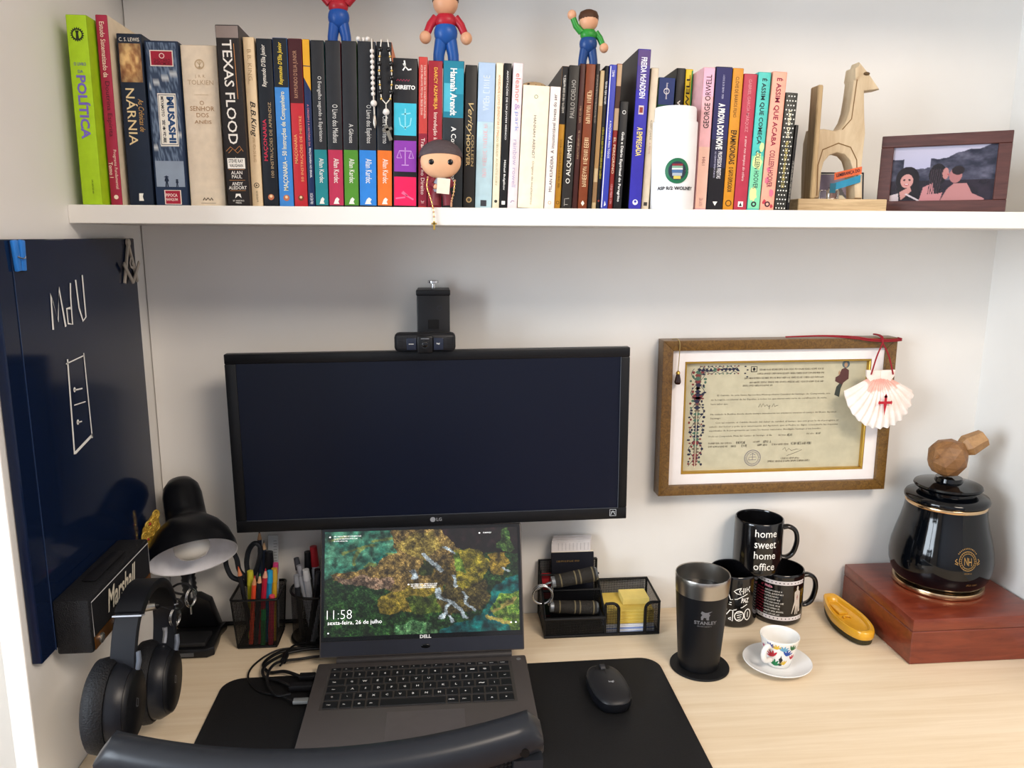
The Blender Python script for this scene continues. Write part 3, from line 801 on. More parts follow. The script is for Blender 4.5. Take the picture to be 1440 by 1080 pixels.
# giraffe bookend
gb = thing('giraffe_bookend', 'carved pale wood giraffe bookend with an arch between its legs', 'bookend', (.579, -.135, ZS))
GW = wood('carved_wood', '#BCA482', '#DAC7A6', (14, 14, 3), 3.0, .6, dist=.8)
def kx(v): return .490 + v * .000272 - .579           # outline units to metres, from the bookend's own drawing
def kz(v): return (888 - v) * .000272
sil = [(187, 455), (250, 452), (310, 460), (340, 448), (362, 410), (375, 360), (382, 290), (386, 212), (380, 200), (386, 140), (402, 152), (415, 110), (470, 165), (540, 246), (455, 258), (462, 330), (470, 400), (481, 470), (478, 560), (476, 640), (495, 812), (448, 812), (436, 720), (418, 650), (402, 612), (372, 585), (330, 575), (290, 588), (262, 622), (252, 670), (250, 812), (186, 812), (176, 640), (176, 520)]
G().prism([(kx(a), kz(b)) for a, b in sil], lambda a, b, t: (a, t, b), -.014, .014, .004).done('giraffe', GW, gb, 40)
G().box(kx(85), kx(578), -.04, .04, 0, kz(820), .001, 1).done('base', wood('base_wood', '#AB8F68', '#CFB48C', (4, 30, 60), 3.0, .55), gb, 0)
G().box(kx(150), kx(178), -.04, -.016, kz(820) + .0002, kz(248), .0015, 1).done('upright_board', wood('board_wood', '#A0845A', '#C8AC80', (60, 30, 4), 3.0, .55), gb, 0)
G().sphere((kx(455), -.0145, kz(170)), .003, (1.6, .5, .8)).done('eye', M('#5A4428', .5), gb)
G().prism([(kx(386), kz(205)), (kx(378), kz(150)), (kx(400), kz(135)), (kx(404), kz(180))], lambda a, b, t: (a, t, b), -.02, -.0142, .001).done('ear', GW, gb, 40)
strokes('carved_line', [([(kx(a), kz(b)) for a, b in [(232, 800), (225, 640), (245, 560), (330, 525), (400, 545), (440, 610), (450, 700)]], .0016), ([(kx(a), kz(b)) for a, b in [(345, 455), (392, 400), (405, 200)]], .0014)], M('#7A5C36', .7), gb, lambda a, b: (a, -.01428, b))
# festival ribbons tied round the leg
for nm, c, pts, lab in (('ribbon', '#D8653C', [(.576, 1.4985), (.617, 1.508)], 'orange ribbon with dark lettering tied round the giraffe leg'), ('ribbon', '#2F86A8', [(.577, 1.484), (.617, 1.496)], 'blue ribbon tied round the giraffe leg')):
    rb = thing(nm, lab, 'ribbon', (.597, -.151, 1.495))
    (xa, za), (xb, zb) = pts
    dz = .0052
    yy = -.1525 if 'orange' in lab else -.1512
    gq = G()
    gq.prism([(xa - .597, za - dz - 1.495), (xb - .597, zb - dz - 1.495), (xb - .597, zb + dz - 1.495), (xa - .597, za + dz - 1.495)], lambda a, b, t: (a, t, b), yy + .151, yy + .151 + .0006)
    gq.done('band', M(c, .7, var=.15), rb, 0)
    if 'orange' in lab:
        d = Vector((xb - xa, 0, zb - za)).normalized()
        T('LEMBRANÇA DO', M('#3A2430', .6, var=0), rb, ((xa + xb) / 2 - .597, yy + .1506, (za + zb) / 2 - 1.495), d, Vector((-d.z, 0, d.x)), .006, .036, .02)
    else:
        G().box(-.02 - .006, -.017, -.0005, .0001, -.02, -.006, 0).done('loose_end', M('#2A6478', .7), rb, 0)
# two little clear dice-like cubes on the bookend base
for i, xx in enumerate((.5635, .5795)):
    g = G().box(xx - .0068, xx + .0068, -.151, -.138, ZS + .0188, ZS + .0188 + .0135, .001, 2)
    o = g.done('glass_cube', glass('clear_glass', (.9, .9, .9, 1)), None)
    tag(o, ('small clear glass cube touching the giraffe hind leg', 'small clear glass cube in the middle of the giraffe arch')[i], 'cube', 'clear cubes under the giraffe')
# snapshot leaning behind the giraffe leg
ph = thing('snapshot', 'dark bordered snapshot of a seated man leaning behind the giraffe', 'photo', (.622, -.09, ZS))
ph.rotation_euler = (math.radians(-8), 0, math.radians(-4))
def snap(u, v):
    c = rgbmix((60, 40, 60), (150, 140, 165), np.clip(1 - u + .2 * fbm(u, v, 6, 2), 0, 1))
    d = np.hypot((u - .42) / .12, (v - .5) / .16) < 1
    c[inpoly(u, v, [(.3, .35), (.55, .3), (.7, .6), (.5, .7)])] = (22, 18, 24)
    c[inpoly(u, v, [(.25, .6), (.6, .55), (.8, .8), (.95, 1), (.2, 1)])] = (214, 206, 176)
    c[d] = (150, 96, 74)
    c[inpoly(u, v, [(.32, .38), (.52, .36), (.52, .44), (.32, .46)])] = (225, 215, 200)
    return c
G().box(-.046, .036, 0, .0012, 0, .064).done('paper', M('#26222A', .5), ph, 0)
strokes('white_border', [([(-.043, .002), (-.043, .061), (.033, .061), (.033, .002)], .0014)], WHITEINK, ph, lambda a, b: (a, -.0003, b))
picture('printed_picture', lambda a, b: (-.042 + .074 * a, -.0002, .060 - .058 * b), 40, 34, snap, painted('snap_print'), ph)
# photo frame, turned a little to the left
fx0, fy0, fx1, fy1 = .664, -.118, .803, -.212
fd = Vector((fx1 - fx0, fy1 - fy0, 0)); FWD = fd.length; fd.normalize()
pf = thing('photo_frame', 'reddish brown wooden photo frame with a family beach snapshot', 'picture frame', ((fx0 + fx1) / 2, (fy0 + fy1) / 2, ZS + .0005))
pf.rotation_euler = (math.radians(-4), 0, math.atan2(fd.y, fd.x))
hw, hh, bw = FWD / 2, .1125, .017
FR = wood('dark_red_wood', '#3E1D1A', '#57302A', (4, 40, 40), 3.0, .4)
for nm, x0, x1, z0, z1, in (('rail', -hw, hw, hh - bw, hh), ('rail', -hw, hw, 0, bw), ('stile', -hw, -hw + bw, bw, hh - bw), ('stile', hw - bw, hw, bw, hh - bw)):
    G().box(x0, x1, -.007, .007, z0, z1, .0008, 1).done(nm, FR, pf, 0)
G().box(-hw + .004, hw - .004, .0002, .0065, .004, hh - .004).done('backing', M('#1A1412', .8), pf, 0)
def family(u, v):
    n = fbm(u, v, 9, 5)
    c = rgbmix((215, 222, 240), (176, 188, 220), v * 1.2)
    tree = v > .20 + .18 * np.abs(u - .3) * -1 + .12 * fbm(u, u * 0, 6, 3) + np.where((u > .12) & (u < .38), .16, 0) - np.where(u > .45, (u - .45) * .28, 0)
    c[tree] = rgbmix((40, 44, 62), (118, 122, 140), np.clip(n * 1.6 - .4, 0, 1))[tree]
    c[v > .62] = rgbmix((26, 22, 30), (60, 50, 66), n)[v > .62]
    def el(cx, cy, rx, ry, col):
        c[((u - cx) / rx) ** 2 + ((v - cy) / ry) ** 2 < 1] = col
    el(.17, .58, .115, .22, (28, 20, 26)); c[inpoly(u, v, [(.06, .62), (.27, .6), (.33, .98), (.1, .95)])] = (28, 20, 26)
    el(.165, .62, .062, .125, (226, 172, 160)); c[inpoly(u, v, [(.1, .82), (.2, .72), (.22, .8), (.12, .97)])] = (222, 168, 156)
    c[inpoly(u, v, [(0, .88), (.09, .84), (.1, 1), (0, 1)])] = (230, 226, 226)
    c[np.abs(segdist(u, v, (.17, .86), (.3, .98))) < .012] = (230, 226, 226)
    el(.46, .52, .085, .2, (30, 24, 30)); c[inpoly(u, v, [(.38, .5), (.5, .5), (.5, .85), (.4, .88)])] = (30, 24, 30)
    c[inpoly(u, v, [(.3, .98), (.33, .74), (.42, .66), (.44, .86), (.52, .84), (.5, 1), (.3, 1)])] = (212, 150, 150)
    el(.14, .6, .012, .016, (60, 40, 40)); el(.19, .6, .012, .016, (60, 40, 40)); el(.165, .685, .022, .018, (190, 70, 80)); el(.165, .68, .016, .008, (240, 232, 230))
    for q in np.linspace(.40, .50, 6):
        m = segdist(u, v, (q, .42), (q - .02, .86)) < .004
        c[m] = (66, 54, 62)
    el(.535, .5, .03, .1, (206, 148, 140)); el(.56, .52, .012, .014, (200, 110, 110))
    el(.63, .54, .06, .13, (190, 132, 128)); c[(((u - .65) / .06) ** 2 + ((v - .45) / .08) ** 2 < 1)] = (40, 30, 34)
    c[inpoly(u, v, [(.5, 1), (.56, .78), (.62, .68), (.74, .68), (.8, .86), (.92, .96), (.9, 1)])] = (202, 146, 142)
    return c * np.array([.84, .80, .82])
picture('printed_photo', lambda a, b: (-hw + bw - .001 + (2 * hw - 2 * bw + .002) * a, -.0012, hh - bw + .001 - (hh - 2 * bw + .002) * b), 170, 114, family, painted('photo_print', 0, .25), pf)
G().prism([(.0072, .072), (.0085, .072), (.036, .003), (.0345, .003)], lambda a, b, t: (t, a, b), -.018, .018).done('easel_leg', M('#1A1412', .7), pf, 0)

# white cup with the round green emblem, in front of the books
wc = thing('plastic_cup', 'tall white plastic cup with a round green emblem, in front of the books', 'cup', (.3180, -.2058, ZS))
WP = M('#EDEDEE', .3, var=.01, name='white_plastic')
g = G().lathe([(.0285, 0), (.0295, .002), (.0305, .06), (.0308, .112), (.0306, .1145), (.0288, .1155), (.0285, .131), (.0275, .1335), (.024, .1342), (.0235, .12), (.0225, .004)], 48)
g.done('body', WP, wc, 40)
def cw(r):
    return lambda a, b: (r * math.sin(a / r), -r * math.cos(a / r), b)
rw = .0312
strokes('emblem_ring', [(ring2d(-.003, .05, .0142, 32), .0046)], M('#1E6B47', .4), wc, lambda a, b: cw(rw)(a, b))
strokes('emblem_field', [(ring2d(-.003, .05, .0090, 32), .0062), (ring2d(-.003, .05, .0030, 20), .0060)], M('#2B3040', .4), wc, lambda a, b: cw(rw + .0001)(a, b))
for (z0, z1, c, wv) in ((.0565, .059, '#8A2A34', .007), (.0535, .0563, '#7FA890', .0072), (.0515, .0533, '#ECECE6', .0072), (.0475, .0513, '#4A6C98', .0072), (.0435, .0473, '#A9B4C0', .0065), (.0395, .0433, '#D8C25A', .0048)):
    strokes('shield_stripe', [([(-.003 - wv + 2 * wv * i / 8, (z0 + z1) / 2) for i in range(9)], z1 - z0)], M(c, .4), wc, lambda a, b: cw(rw + .0003)(a, b))
T('ASP R/2 WOLNEY', M('#2A2A2E', .5, var=0), wc, (-.004, .0275), None, None, .0046, .052, .03, wrap=cw(rw))

# ------------------------------------------------------------------ small figures: plain toy people, no particular character
def toy(name, label, base, s, shirt, trousers, hand, arms, lean=0):
    r = thing(name, label, 'figurine', base, 'toy figures on the books')
    g = G()
    for sx in (-1, 1):
        g.tube([(sx * .010 * s, 0, .004 * s), (sx * .0095 * s, 0, .018 * s), (sx * .006 * s, 0, .036 * s)], [.0072 * s, .0075 * s, .0085 * s], 12)
    g.sphere((0, 0, .045 * s), .0155 * s, (1, .85, 1.05))
    g.done('trousers', M(trousers, .35), r, 60)
    for sx in (-1, 1):
        G().sphere((sx * .0105 * s, -.004 * s, .004 * s), .009 * s, (1, 1.45, .46)).done('shoe', M('#5A3A26', .4), r, 60)
    g = G().sphere((0, 0, .06 * s), .0145 * s, (1, .8, .8))
    for (p0, p1, p2) in arms:
        g.tube([Vector(p0) * s, Vector(p1) * s, Vector(p2) * s], [.0062 * s, .0055 * s, .005 * s], 10)
    g.done('shirt', M(shirt, .35), r, 60)
    for (p0, p1, p2) in arms:
        d = (Vector(p2) - Vector(p1)).normalized()
        G().sphere((Vector(p2) + d * .006) * s, .0078 * s, (1, .9, 1.05)).done('hand', M(hand, .4), r, 60)
    G().sphere((0, 0, .082 * s), .0165 * s, (1, .95, 1)).done('head', M('#D9A27E', .4), r, 60)
    G().lathe([(.0172 * s, .084 * s), (.0174 * s, .09 * s), (.0145 * s, .097 * s), (.007 * s, .1005 * s)], 20, (0, .002 * s, 0)).done('hair', M('#4A2E1C', .6), r, 60)
    return r
side_arm = lambda sx: ((sx * .012, 0, .064), (sx * .02, 0, .055), (sx * .0245, -.003, .044))
up_arm = lambda sx: ((sx * .012, 0, .064), (sx * .022, 0, .074), (sx * .027, 0, .086))
toy('toy_figure', 'small toy figure in red and blue with both arms raised, on the charcoal books', (-.131, -.15, ZS + .2075 + .0005), .92, '#A82230', '#214F9C', '#D9A27E', [up_arm(-1), up_arm(1)])
toy('toy_figure', 'toy figure in red and blue with hanging arms, on the dark red book', (.0115, -.15, ZS + .187), 1.03, '#B02232', '#2257A4', '#D9A27E', [side_arm(-1), side_arm(1)])
toy('toy_figure', 'small toy figure in green and blue waving one arm, on the brown books', (.2075, -.15, ZS + .1886), .80, '#2F8A34', '#21437C', '#D9A27E', [up_arm(-1), side_arm(1)])
# big-headed doll at the shelf edge
dl = thing('doll_figurine', 'small big headed doll holding a sheet of paper, at the shelf edge', 'figurine', (.0025, -.2247, ZS))
g = G()
for sx in (-1, 1):
    g.tube([(sx * .0085, 0, .003), (sx * .0075, 0, .014), (sx * .005, 0, .024)], [.0062, .006, .0062], 12)
g.done('trousers', M('#7A3038', .5), dl, 60)
g = G().lathe([(.0105, .02), (.0112, .026), (.0095, .034), (.006, .038)], 20)
g.done('jumper', M('#9AA0AA', .6), dl, 60)
g = G()
for sx in (-1, 1):
    g.tube([(sx * .009, 0, .036), (sx * .0145, -.002, .030), (sx * .008, -.0085, .0265)], [.0042, .004, .0036], 10)
g.done('sleeves', M('#7A2A34', .6), dl, 60)
for sx in (-1, 1):
    G().sphere((sx * .0072, -.0085, .0265), .0034).done('hand', M('#DBA884', .5), dl, 60)
G().box(-.0078, .0088, -.0122, -.0115, .0175, .037, mat=Matrix.Rotation(math.radians(5), 4, 'Y')).done('paper_sheet', M('#E9DCC8', .8), dl, 0)
G().sphere((0, 0, .059), .0265, (1.0, .42, .84), 28, 18).done('head', M('#E0AD86', .5), dl, 60)
for sx in (-1, 1):
    G().sphere((sx * .0122, -.0098, .0575), .0036, (1, .45, 1)).done('eye', GLOSSB, dl, 60)
g = G().sphere((0, .002, .0645), .0285, (1.0, .46, .78), 28, 18)
bmesh.ops.bisect_plane(g.bm, geom=g.bm.verts[:] + g.bm.edges[:] + g.bm.faces[:], plane_co=(0, -.004, .0655), plane_no=(0, -.45, -1), clear_outer=True)
bmesh.ops.holes_fill(g.bm, edges=[e for e in g.bm.edges if e.is_boundary])
g.done('hair', M('#4A3E40', .55, bump=.6, bscale=120), dl, 45)

# ------------------------------------------------------------------ rosaries
def beads(root, pts, r, name, mat):
    for p in pts:
        G().sphere(p, r, (1, 1, 1), 10, 8).done(name, mat, root, 60)
def cross(root, c, s, mat, ax=XA, name='cross'):
    g = G().box(-.12 * s, .12 * s, -.05 * s, .05 * s, -.6 * s, .4 * s, .02 * s, 1).box(-.32 * s, .32 * s, -.05 * s, .05 * s, .02 * s, .22 * s, .02 * s, 1)
    o = g.done(name, mat, root, 30)
    o.location = c
    return o
yb = -.2140
BOOKTOP = ZS + .2073 + .0012
rA = thing('rosary', 'white bead rosary hanging over the charcoal books beside the black beads', 'rosary', (-.0832, yb, BOOKTOP))
WB = M('#E6E0DA', .3, name='white_bead')
G().tube([(0, .03, .0022), (0, .008, .0022), (0, .002, .0012), (0, 0, -.006), (0, -.001, -.05), (.001, 0, -.098)], .0009, 6).done('cord', M('#D8D0C4', .8), rA)
beads(rA, [(0, -.001, -.014 - .0065 * i) for i in range(9)], .0028, 'bead', WB)
G().sphere((.0005, -.0012, -.0775), .0042).done('large_bead', WB, rA)
G().lathe([(.0008, -.1), (.0026, -.094), (.002, -.086), (.0008, -.083)], 10, (.001, 0, -.008)).done('medal', M('#B8B0A4', .35, .7), rA)
beads(rA, [(-.018 + .006 * i, .012 + .004 * (i % 2), .0032) for i in range(3)], .003, 'loose_bead', WB)
rB = thing('rosary', 'black and gold bead rosary looped over the charcoal books with a metal cross', 'rosary', (-.069, yb, BOOKTOP))
loop = [(-.0035 - .0022 * math.sin(t * 3.1), -.0026, -.012 - t * .06) for t in [i / 7 for i in range(8)]]
loopR = [(.0075 + .0028 * math.sin(t * 3.1), -.0026, -.012 - t * .06) for t in [i / 7 for i in range(8)]]
BB, GBD = M('#0C0C0E', .15, name='black_bead'), M('#D9B468', .25, .9, name='gold_bead')
for side in (loop, loopR):
    for i, p in enumerate(side):
        if i % 2 == 0:
            G().sphere(p, .0031, (1, .9, 1.05), 10, 8).done('black_bead', BB, rB, 60)
        else:
            G().sphere(p, .0018, (1, 1, 1), 8, 6).done('gold_bead', GBD, rB, 60)
G().tube([(-.002, .02, .0012), (-.002, .004, .0014), (-.002, -.001, 0)] + loop + [(.002, -.0026, -.078), (.002, -.0026, -.088), (.0015, -.002, -.104)], .0007, 6).done('cord', M('#E6E0D4', .8), rB)
G().tube([(.006, .02, .0012), (.006, .004, .0014), (.006, -.001, 0)] + loopR + [(.002, -.0026, -.078)], .0007, 6).done('cord', M('#E6E0D4', .8), rB)
G().sphere((.002, -.0026, -.088), .0043).done('large_bead', WB, rB)
o = cross(rB, (.0035, -.0016, -.112), .02, M('#8E887C', .35, .8)); o.rotation_euler = (0, math.radians(-18), 0)
rC = thing('rosary', 'fine gold rosary draped round the doll with a small cross below the shelf edge', 'rosary', (-.0062, -.2395, ZS))
ch = [(.0265, .003, .034), (.025, .002, .02), (.022, .0008, .008), (.0215, 0.0005, .002)]
ch2 = [(-.0085, .004, .038), (-.0095, .003, .026), (-.006, .001, .014), (-.003, 0, .004), (-.0015, -.001, -.006), (-.001, -.001, -.018)]
G().tube(catmull(ch2, 6), .0005, 6).done('chain', GOLD, rC)
G().tube(catmull(ch, 6), .0005, 6).done('chain', GOLD, rC)
beads(rC, [p for p in catmull(ch2, 2)][:-1], .0014, 'bead', M('#C89A7A', .3, .6))
beads(rC, [p for p in catmull(ch, 3)], .0015, 'bead', M('#C89A7A', .3, .6))
cross(rC, (-.001, -.0015, -.0222), .011, GOLD)
# leopard spotted knick-knack peeping over the short cream books
lp = G().sphere((0, 0, 0), .02, (1.0, .6, .45), 24, 12).done('spotted_ornament', None, None, 60)
lm = bpy.data.materials.new('leopard_spots'); lm.use_nodes = True
nt = lm.node_tree; vo = nt.nodes.new('ShaderNodeTexVoronoi'); vo.inputs['Scale'].default_value = 170
tcn = nt.nodes.new('ShaderNodeTexCoord'); rp = nt.nodes.new('ShaderNodeValToRGB')
rp.color_ramp.elements[0].color = hexc('#2A1C14'); rp.color_ramp.elements[1].color = hexc('#C9AC84'); rp.color_ramp.elements[0].position = .32; rp.color_ramp.elements[1].position = .4
nt.links.new(tcn.outputs['Object'], vo.inputs['Vector']); nt.links.new(vo.outputs['Distance'], rp.inputs['Fac']); nt.links.new(rp.outputs['Color'], nt.nodes['Principled BSDF'].inputs['Base Color'])
lp.data.materials.append(lm); lp.location = (.133, -.14, ZS + .157 + .0095)
tag(lp, 'leopard spotted trinket lying on the short cream book', 'trinket')
# ------------------------------------------------------------------ wall things: monitor, webcam, certificate, board
# wall mount behind the monitor
wm = thing('monitor_mount', 'black steel monitor wall bracket with a chrome thumb screw on top', 'bracket', (-.0115, 0, 1.2))
G().box(-.0255, .0255, -.062, -.052, -.12, .127, .002).done('front_plate', M('#15161A', .4), wm)
G().box(-.0255, .0255, -.052, -.0005, .119, .128, .001).done('top_plate', M('#15161A', .4), wm)
G().box(-.0265, .0265, -.0635, -.05, .119, .1285, .002).done('lip', M('#15161A', .4), wm)
G().box(-.021, .021, -.012, -.0008, -.12, .11, .002).done('wall_plate', M('#15161A', .4), wm)
G().box(-.0085, .0085, -.0632, -.0621, .068, .082, .0004, 1).done('slot', M('#050506', .6), wm)
strokes('hole_ring', [(ring2d(.0095, .1, .0035, 16), .001)], M('#3A3C42', .3, .6), wm, lambda a, b: (a, -.0626, b))
G().cyl((.001, -.0622, .046), (.001, -.0645, .046), .0045, n=12).done('bolt', M('#8A8C90', .3, .9), wm)
G().lathe([(.0035, .1285), (.0035, .136), (.0085, .137), (.0085, .1405), (.0075, .1415)], 20, (0, -.03, 0)).done('thumb_screw', CHROME, wm)
# monitor
mo = thing('monitor', 'wide black computer monitor, switched off, hung on the wall', 'monitor', (-.0135, -.1, 1.098))
mo.rotation_euler = (0, math.radians(-.55), 0)
MW, MH = .6165, .281
MB_ = M('#101114', .38, name='monitor_plastic')
bz, bb = .0165, .0195
for nm, x0, x1, z0, z1 in (('bezel', -MW / 2, MW / 2, MH / 2 - .015, MH / 2), ('bezel', -MW / 2, MW / 2, -MH / 2, -MH / 2 + bb), ('bezel', -MW / 2, -MW / 2 + bz, -MH / 2 + bb, MH / 2 - .015), ('bezel', MW / 2 - .0145, MW / 2, -MH / 2 + bb, MH / 2 - .015)):
    G().box(x0, x1, -.0005, .016, z0, z1, .0015, 2).done(nm, MB_, mo)
SCREEN = M('#040C20', .36, var=0, spec=.3, name='dark_screen')
G().box(-MW / 2 + bz - .001, MW / 2 - .0135, .0015, .0035, -MH / 2 + bb - .001, MH / 2 - .014).done('screen', SCREEN, mo, 0)
G().box(-MW / 2 + .004, MW / 2 - .004, .0165, .026, -MH / 2 + .004, MH / 2 - .004, .004, 2).done('rear_cover', MB_, mo)
G().box(-.06, .06, .0262, .0375, -.06, .06, .002).done('mount_block', MB_, mo)
g = G()
for i in range(46):
    x = .025 + i * .0055
    g.box(x, x + .003, .018, .0245, MH / 2 - .0042, MH / 2 - .0032)
tag(g.done('vent_slots', M('#050506', .7), mo, 0), kind='stuff')
G().box(MW / 2 - .0148, MW / 2 - .0142, -.0009, .0002, -MH / 2 + bb, MH / 2 - .015).done('bezel_edge', M('#5A6068', .3), mo, 0)
G().box(-MW / 2 + bz, MW / 2 - .0145, -.0009, .0002, -MH / 2 + bb - .0006, -MH / 2 + bb).done('bezel_edge', M('#4A4E56', .3), mo, 0)
polys('logo', [disc2d(-.0045, -MH / 2 + .0108, .0042, .0042, 16)], M('#8E9094', .4, var=0), mo, lambda a, b: (a, -.0008, b))
T('LG', M('#8E9094', .4, var=0), mo, (.0055, -.0008, -MH / 2 + .0108), XA, ZA, .0055, None, .02)
strokes('energy_label', [([(MW / 2 - .0275, -MH / 2 + .006), (MW / 2 - .0175, -MH / 2 + .006), (MW / 2 - .0175, -MH / 2 + .0165), (MW / 2 - .0275, -MH / 2 + .0165), (MW / 2 - .0275, -MH / 2 + .006)], .0008), ([(MW / 2 - .026, -MH / 2 + .008), (MW / 2 - .0225, -MH / 2 + .0145), (MW / 2 - .019, -MH / 2 + .008)], .001), ([(MW / 2 - .026, -MH / 2 + .0125), (MW / 2 - .019, -MH / 2 + .0125)], .0009)], M('#C9CCD0', .5, var=0), mo, lambda a, b: (a, -.0008, b))
# webcam
wb = thing('webcam', 'black webcam with a central round lens clipped on the monitor top', 'webcam', (-.024, -.104, 1.2500))
CAMB = M('#1B1C20', .45, name='webcam_plastic')
G().box(-.0455, .0455, -.012, .012, -.014, .0145, .007, 3).done('body', CAMB, wb)
G().box(-.0275, -.0125, -.0132, -.0115, -.0105, .0075, .001).done('face_panel', M('#262C3C', .25), wb)
G().box(.0125, .0275, -.0132, -.0115, -.0105, .0075, .001).done('face_panel', M('#262C3C', .25), wb)
G().box(-.012, .012, -.0155, -.0115, -.0155, .011, .003, 2).done('lens_housing', M('#141518', .35), wb)
G().cyl((0, -.0158, -.0015), (0, -.0172, -.0015), .0066, n=24).done('lens_ring', M('#0A0A0C', .2), wb)
G().sphere((0, -.0172, -.0015), .0046, (1, .3, 1)).done('lens', GLOSSB, wb)
G().box(-.006, .006, -.0162, -.0154, .0062, .0072).done('status_bar', M('#8A8E94', .4), wb, 0)
strokes('side_grille', [([(-.042, -.008 + .0026 * i), (-.0325, -.008 + .0026 * i)], .0008) for i in range(7)] + [([(.0325, -.008 + .0026 * i), (.042, -.008 + .0026 * i)], .0008) for i in range(7)], M('#08080A', .6), wb, lambda a, b: (a, -.01215, b))
T('logi', WHITEINK, wb, (.0195, -.0134, -.001), XA, ZA, .0032, None, .02)
strokes('small_print', [([(-.024, -.0015), (-.0165, -.0015)], .0007)], WHITEINK, wb, lambda a, b: (a, -.0134, b))
G().box(-.012, .012, .0, .034, -.0142, -.0132, .0004, 1).done('clip', CAMB, wb)
wb.location = (-.024, -.1125, 1.2540)
# framed certificate
ce = thing('framed_certificate', 'parchment pilgrim certificate in a bronze brown frame with a white mat', 'certificate', (.5705, 0, 1.1085))
ce.rotation_euler = (0, math.radians(-.35), 0)
w2, h2 = .2035, .1345
BR = wood('bronze_frame', '#4A3112', '#7E5C2A', (50, 50, 50), 3.0, .35)
b_ = .0175
for nm, P in (('frame_rail', [(-w2, h2), (w2, h2), (w2 - b_, h2 - b_), (-w2 + b_, h2 - b_)]), ('frame_rail', [(-w2, -h2), (-w2 + b_, -h2 + b_), (w2 - b_, -h2 + b_), (w2, -h2)]),
              ('frame_stile', [(-w2, -h2), (-w2, h2), (-w2 + b_, h2 - b_), (-w2 + b_, -h2 + b_)]), ('frame_stile', [(w2, -h2), (w2 - b_, -h2 + b_), (w2 - b_, h2 - b_), (w2, h2)])):
    G().prism(P, lambda a, b, t: (a, t, b), -.032, -.001, .001).done(nm, BR, ce, 30)
iw, ih = w2 - b_ + .001, h2 - b_ + .001
px0, px1, pz0, pz1 = -.163, .1645, -.099, .0975
MATW = M('#ECE6E4', .75, var=.02, name='mat_board')
for x0, x1, z0, z1 in ((-iw, iw, pz1, ih), (-iw, iw, -ih, pz0), (-iw, px0, pz0, pz1), (px1, iw, pz0, pz1)):
    G().box(x0, x1, -.024, -.016, z0, z1).done('mat_strip', MATW, ce, 0)
GF = M('#C9A24A', .3, .8, var=.05, name='gilt_fillet')
for x0, x1, z0, z1 in ((px0, px1, pz1 - .0035, pz1), (px0, px1, pz0, pz0 + .0035), (px0, px0 + .0035, pz0 + .0035, pz1 - .0035), (px1 - .0035, px1, pz0 + .0035, pz1 - .0035)):
    G().box(x0, x1, -.0245, -.014, z0, z1, .001, 1).done('gilt_fillet', GF, ce)
G().box(px0, px1, -.0155, -.0145, pz0, pz1).done('parchment', M('#BEB89E', .8, var=.07, scale=55, name='parchment'), ce, 0)
G().box(-iw, iw, -.014, -.0012, -ih, ih).done('backing', M('#6A5A44', .8), ce, 0)
CP = lambda a, b: (a, -.0158, b)
INK = M('#4A4034', .7, var=0, name='sepia_ink')
RED, GRN, BLU, GRY = M('#7A3A3A', .7, var=0), M('#4A6A5A', .7, var=0), M('#2A2C40', .7, var=0), M('#6E6252', .7, var=0)
def ct(s, x0, x1, z, h=.0036):
    T(s, INK, ce, ((x0 + x1) / 2, -.0158, z), XA, ZA, h, x1 - x0, .0, res=1, name='text_line')
def cs(x0, x1, z, h, seed, mat=None):
    strokes('text_line', scrawl(x0, x1, z, h, seed), mat or INK, ce, CP)
# page spans x -0.155..0.158, z 0.092..-0.093
for i, (a, z) in enumerate(((-.0300, .0805), (-.0335, .0735), (-.0555, .066), (-.0465, .0585))):
    cs(a, .0855, z, .0026, 40 + i)
cs(-.0575, -.005, .053, .0026, 47)
ct('El Cabildo de esta Santa Apostólica Metropolitana Catedral de Santiago de Compostela, sita', -.102, .099, .0365)
ct('en la región occidental de las Españas, a todos los que vieren esta carta de certificación de visita,', -.1125, .094, .0290)
ct('hace saber que:', -.1125, -.082, .0215)
strokes('handwritten_name', [([(-.028, .015), (-.025, .021), (-.023, .015), (-.02, .021), (-.017, .016), (-.013, .019), (-.010, .015), (-.008, .018), (-.009, .011)], .0007), ([(-.004, .015), (-.001, .021), (.001, .015), (.004, .017), (.007, .0175)], .0007)], BLACKINK, ce, CP)
ct('Ha visitado la Basílica donde desde tiempo inmemorial los cristianos veneran el cuerpo del Beato Apóstol', -.1125, .112, .0035)
ct('Santiago.', -.1125, -.093, -.0035)
ct('Con tal ocasión, el Cabildo llevado del deber de caridad, al tiempo que con gozo le da al peregrino el', -.103, .117, -.0115)
ct('saludo del Señor y pide -por intercesión del Apóstol- que el Padre se digne concederle las riquezas', -.1135, .117, -.0185)
ct('espirituales de la peregrinación así como los bienes materiales. Bendígalo Santiago y sea bendito.', -.1135, .088, -.0255)
ct('Dado en Compostela, Meta del Camino de Santiago, el día', -.1135, -.001, -.0355)
ct('del mes', .0105, .024, -.0352, .003); cs(.0265, .037, -.0355, .004, 61, BLACKINK); ct('del año', .061, .075, -.0338, .003); cs(.078, .087, -.034, .003, 62, BLACKINK)
cs(-.1135, -.072, -.0475, .0028, 63); cs(-.064, -.045, -.0472, .0038, 64, BLACKINK); cs(-.034, -.022, -.0465, .0028, 65); cs(-.016, -.002, -.0467, .0042, 66, BLACKINK)
cs(-.1135, -.079, -.0535, .0028, 67); cs(-.073, -.063, -.0535, .003, 68, BLACKINK); cs(-.054, -.044, -.053, .004, 69, BLACKINK); cs(-.026, -.008, -.0525, .0034, 70, BLACKINK); cs(.0, .03, -.052, .0028, 71); cs(.034, .072, -.051, .0042, 72, BLACKINK)
SEAL = M('#6A6678', .7, var=0)
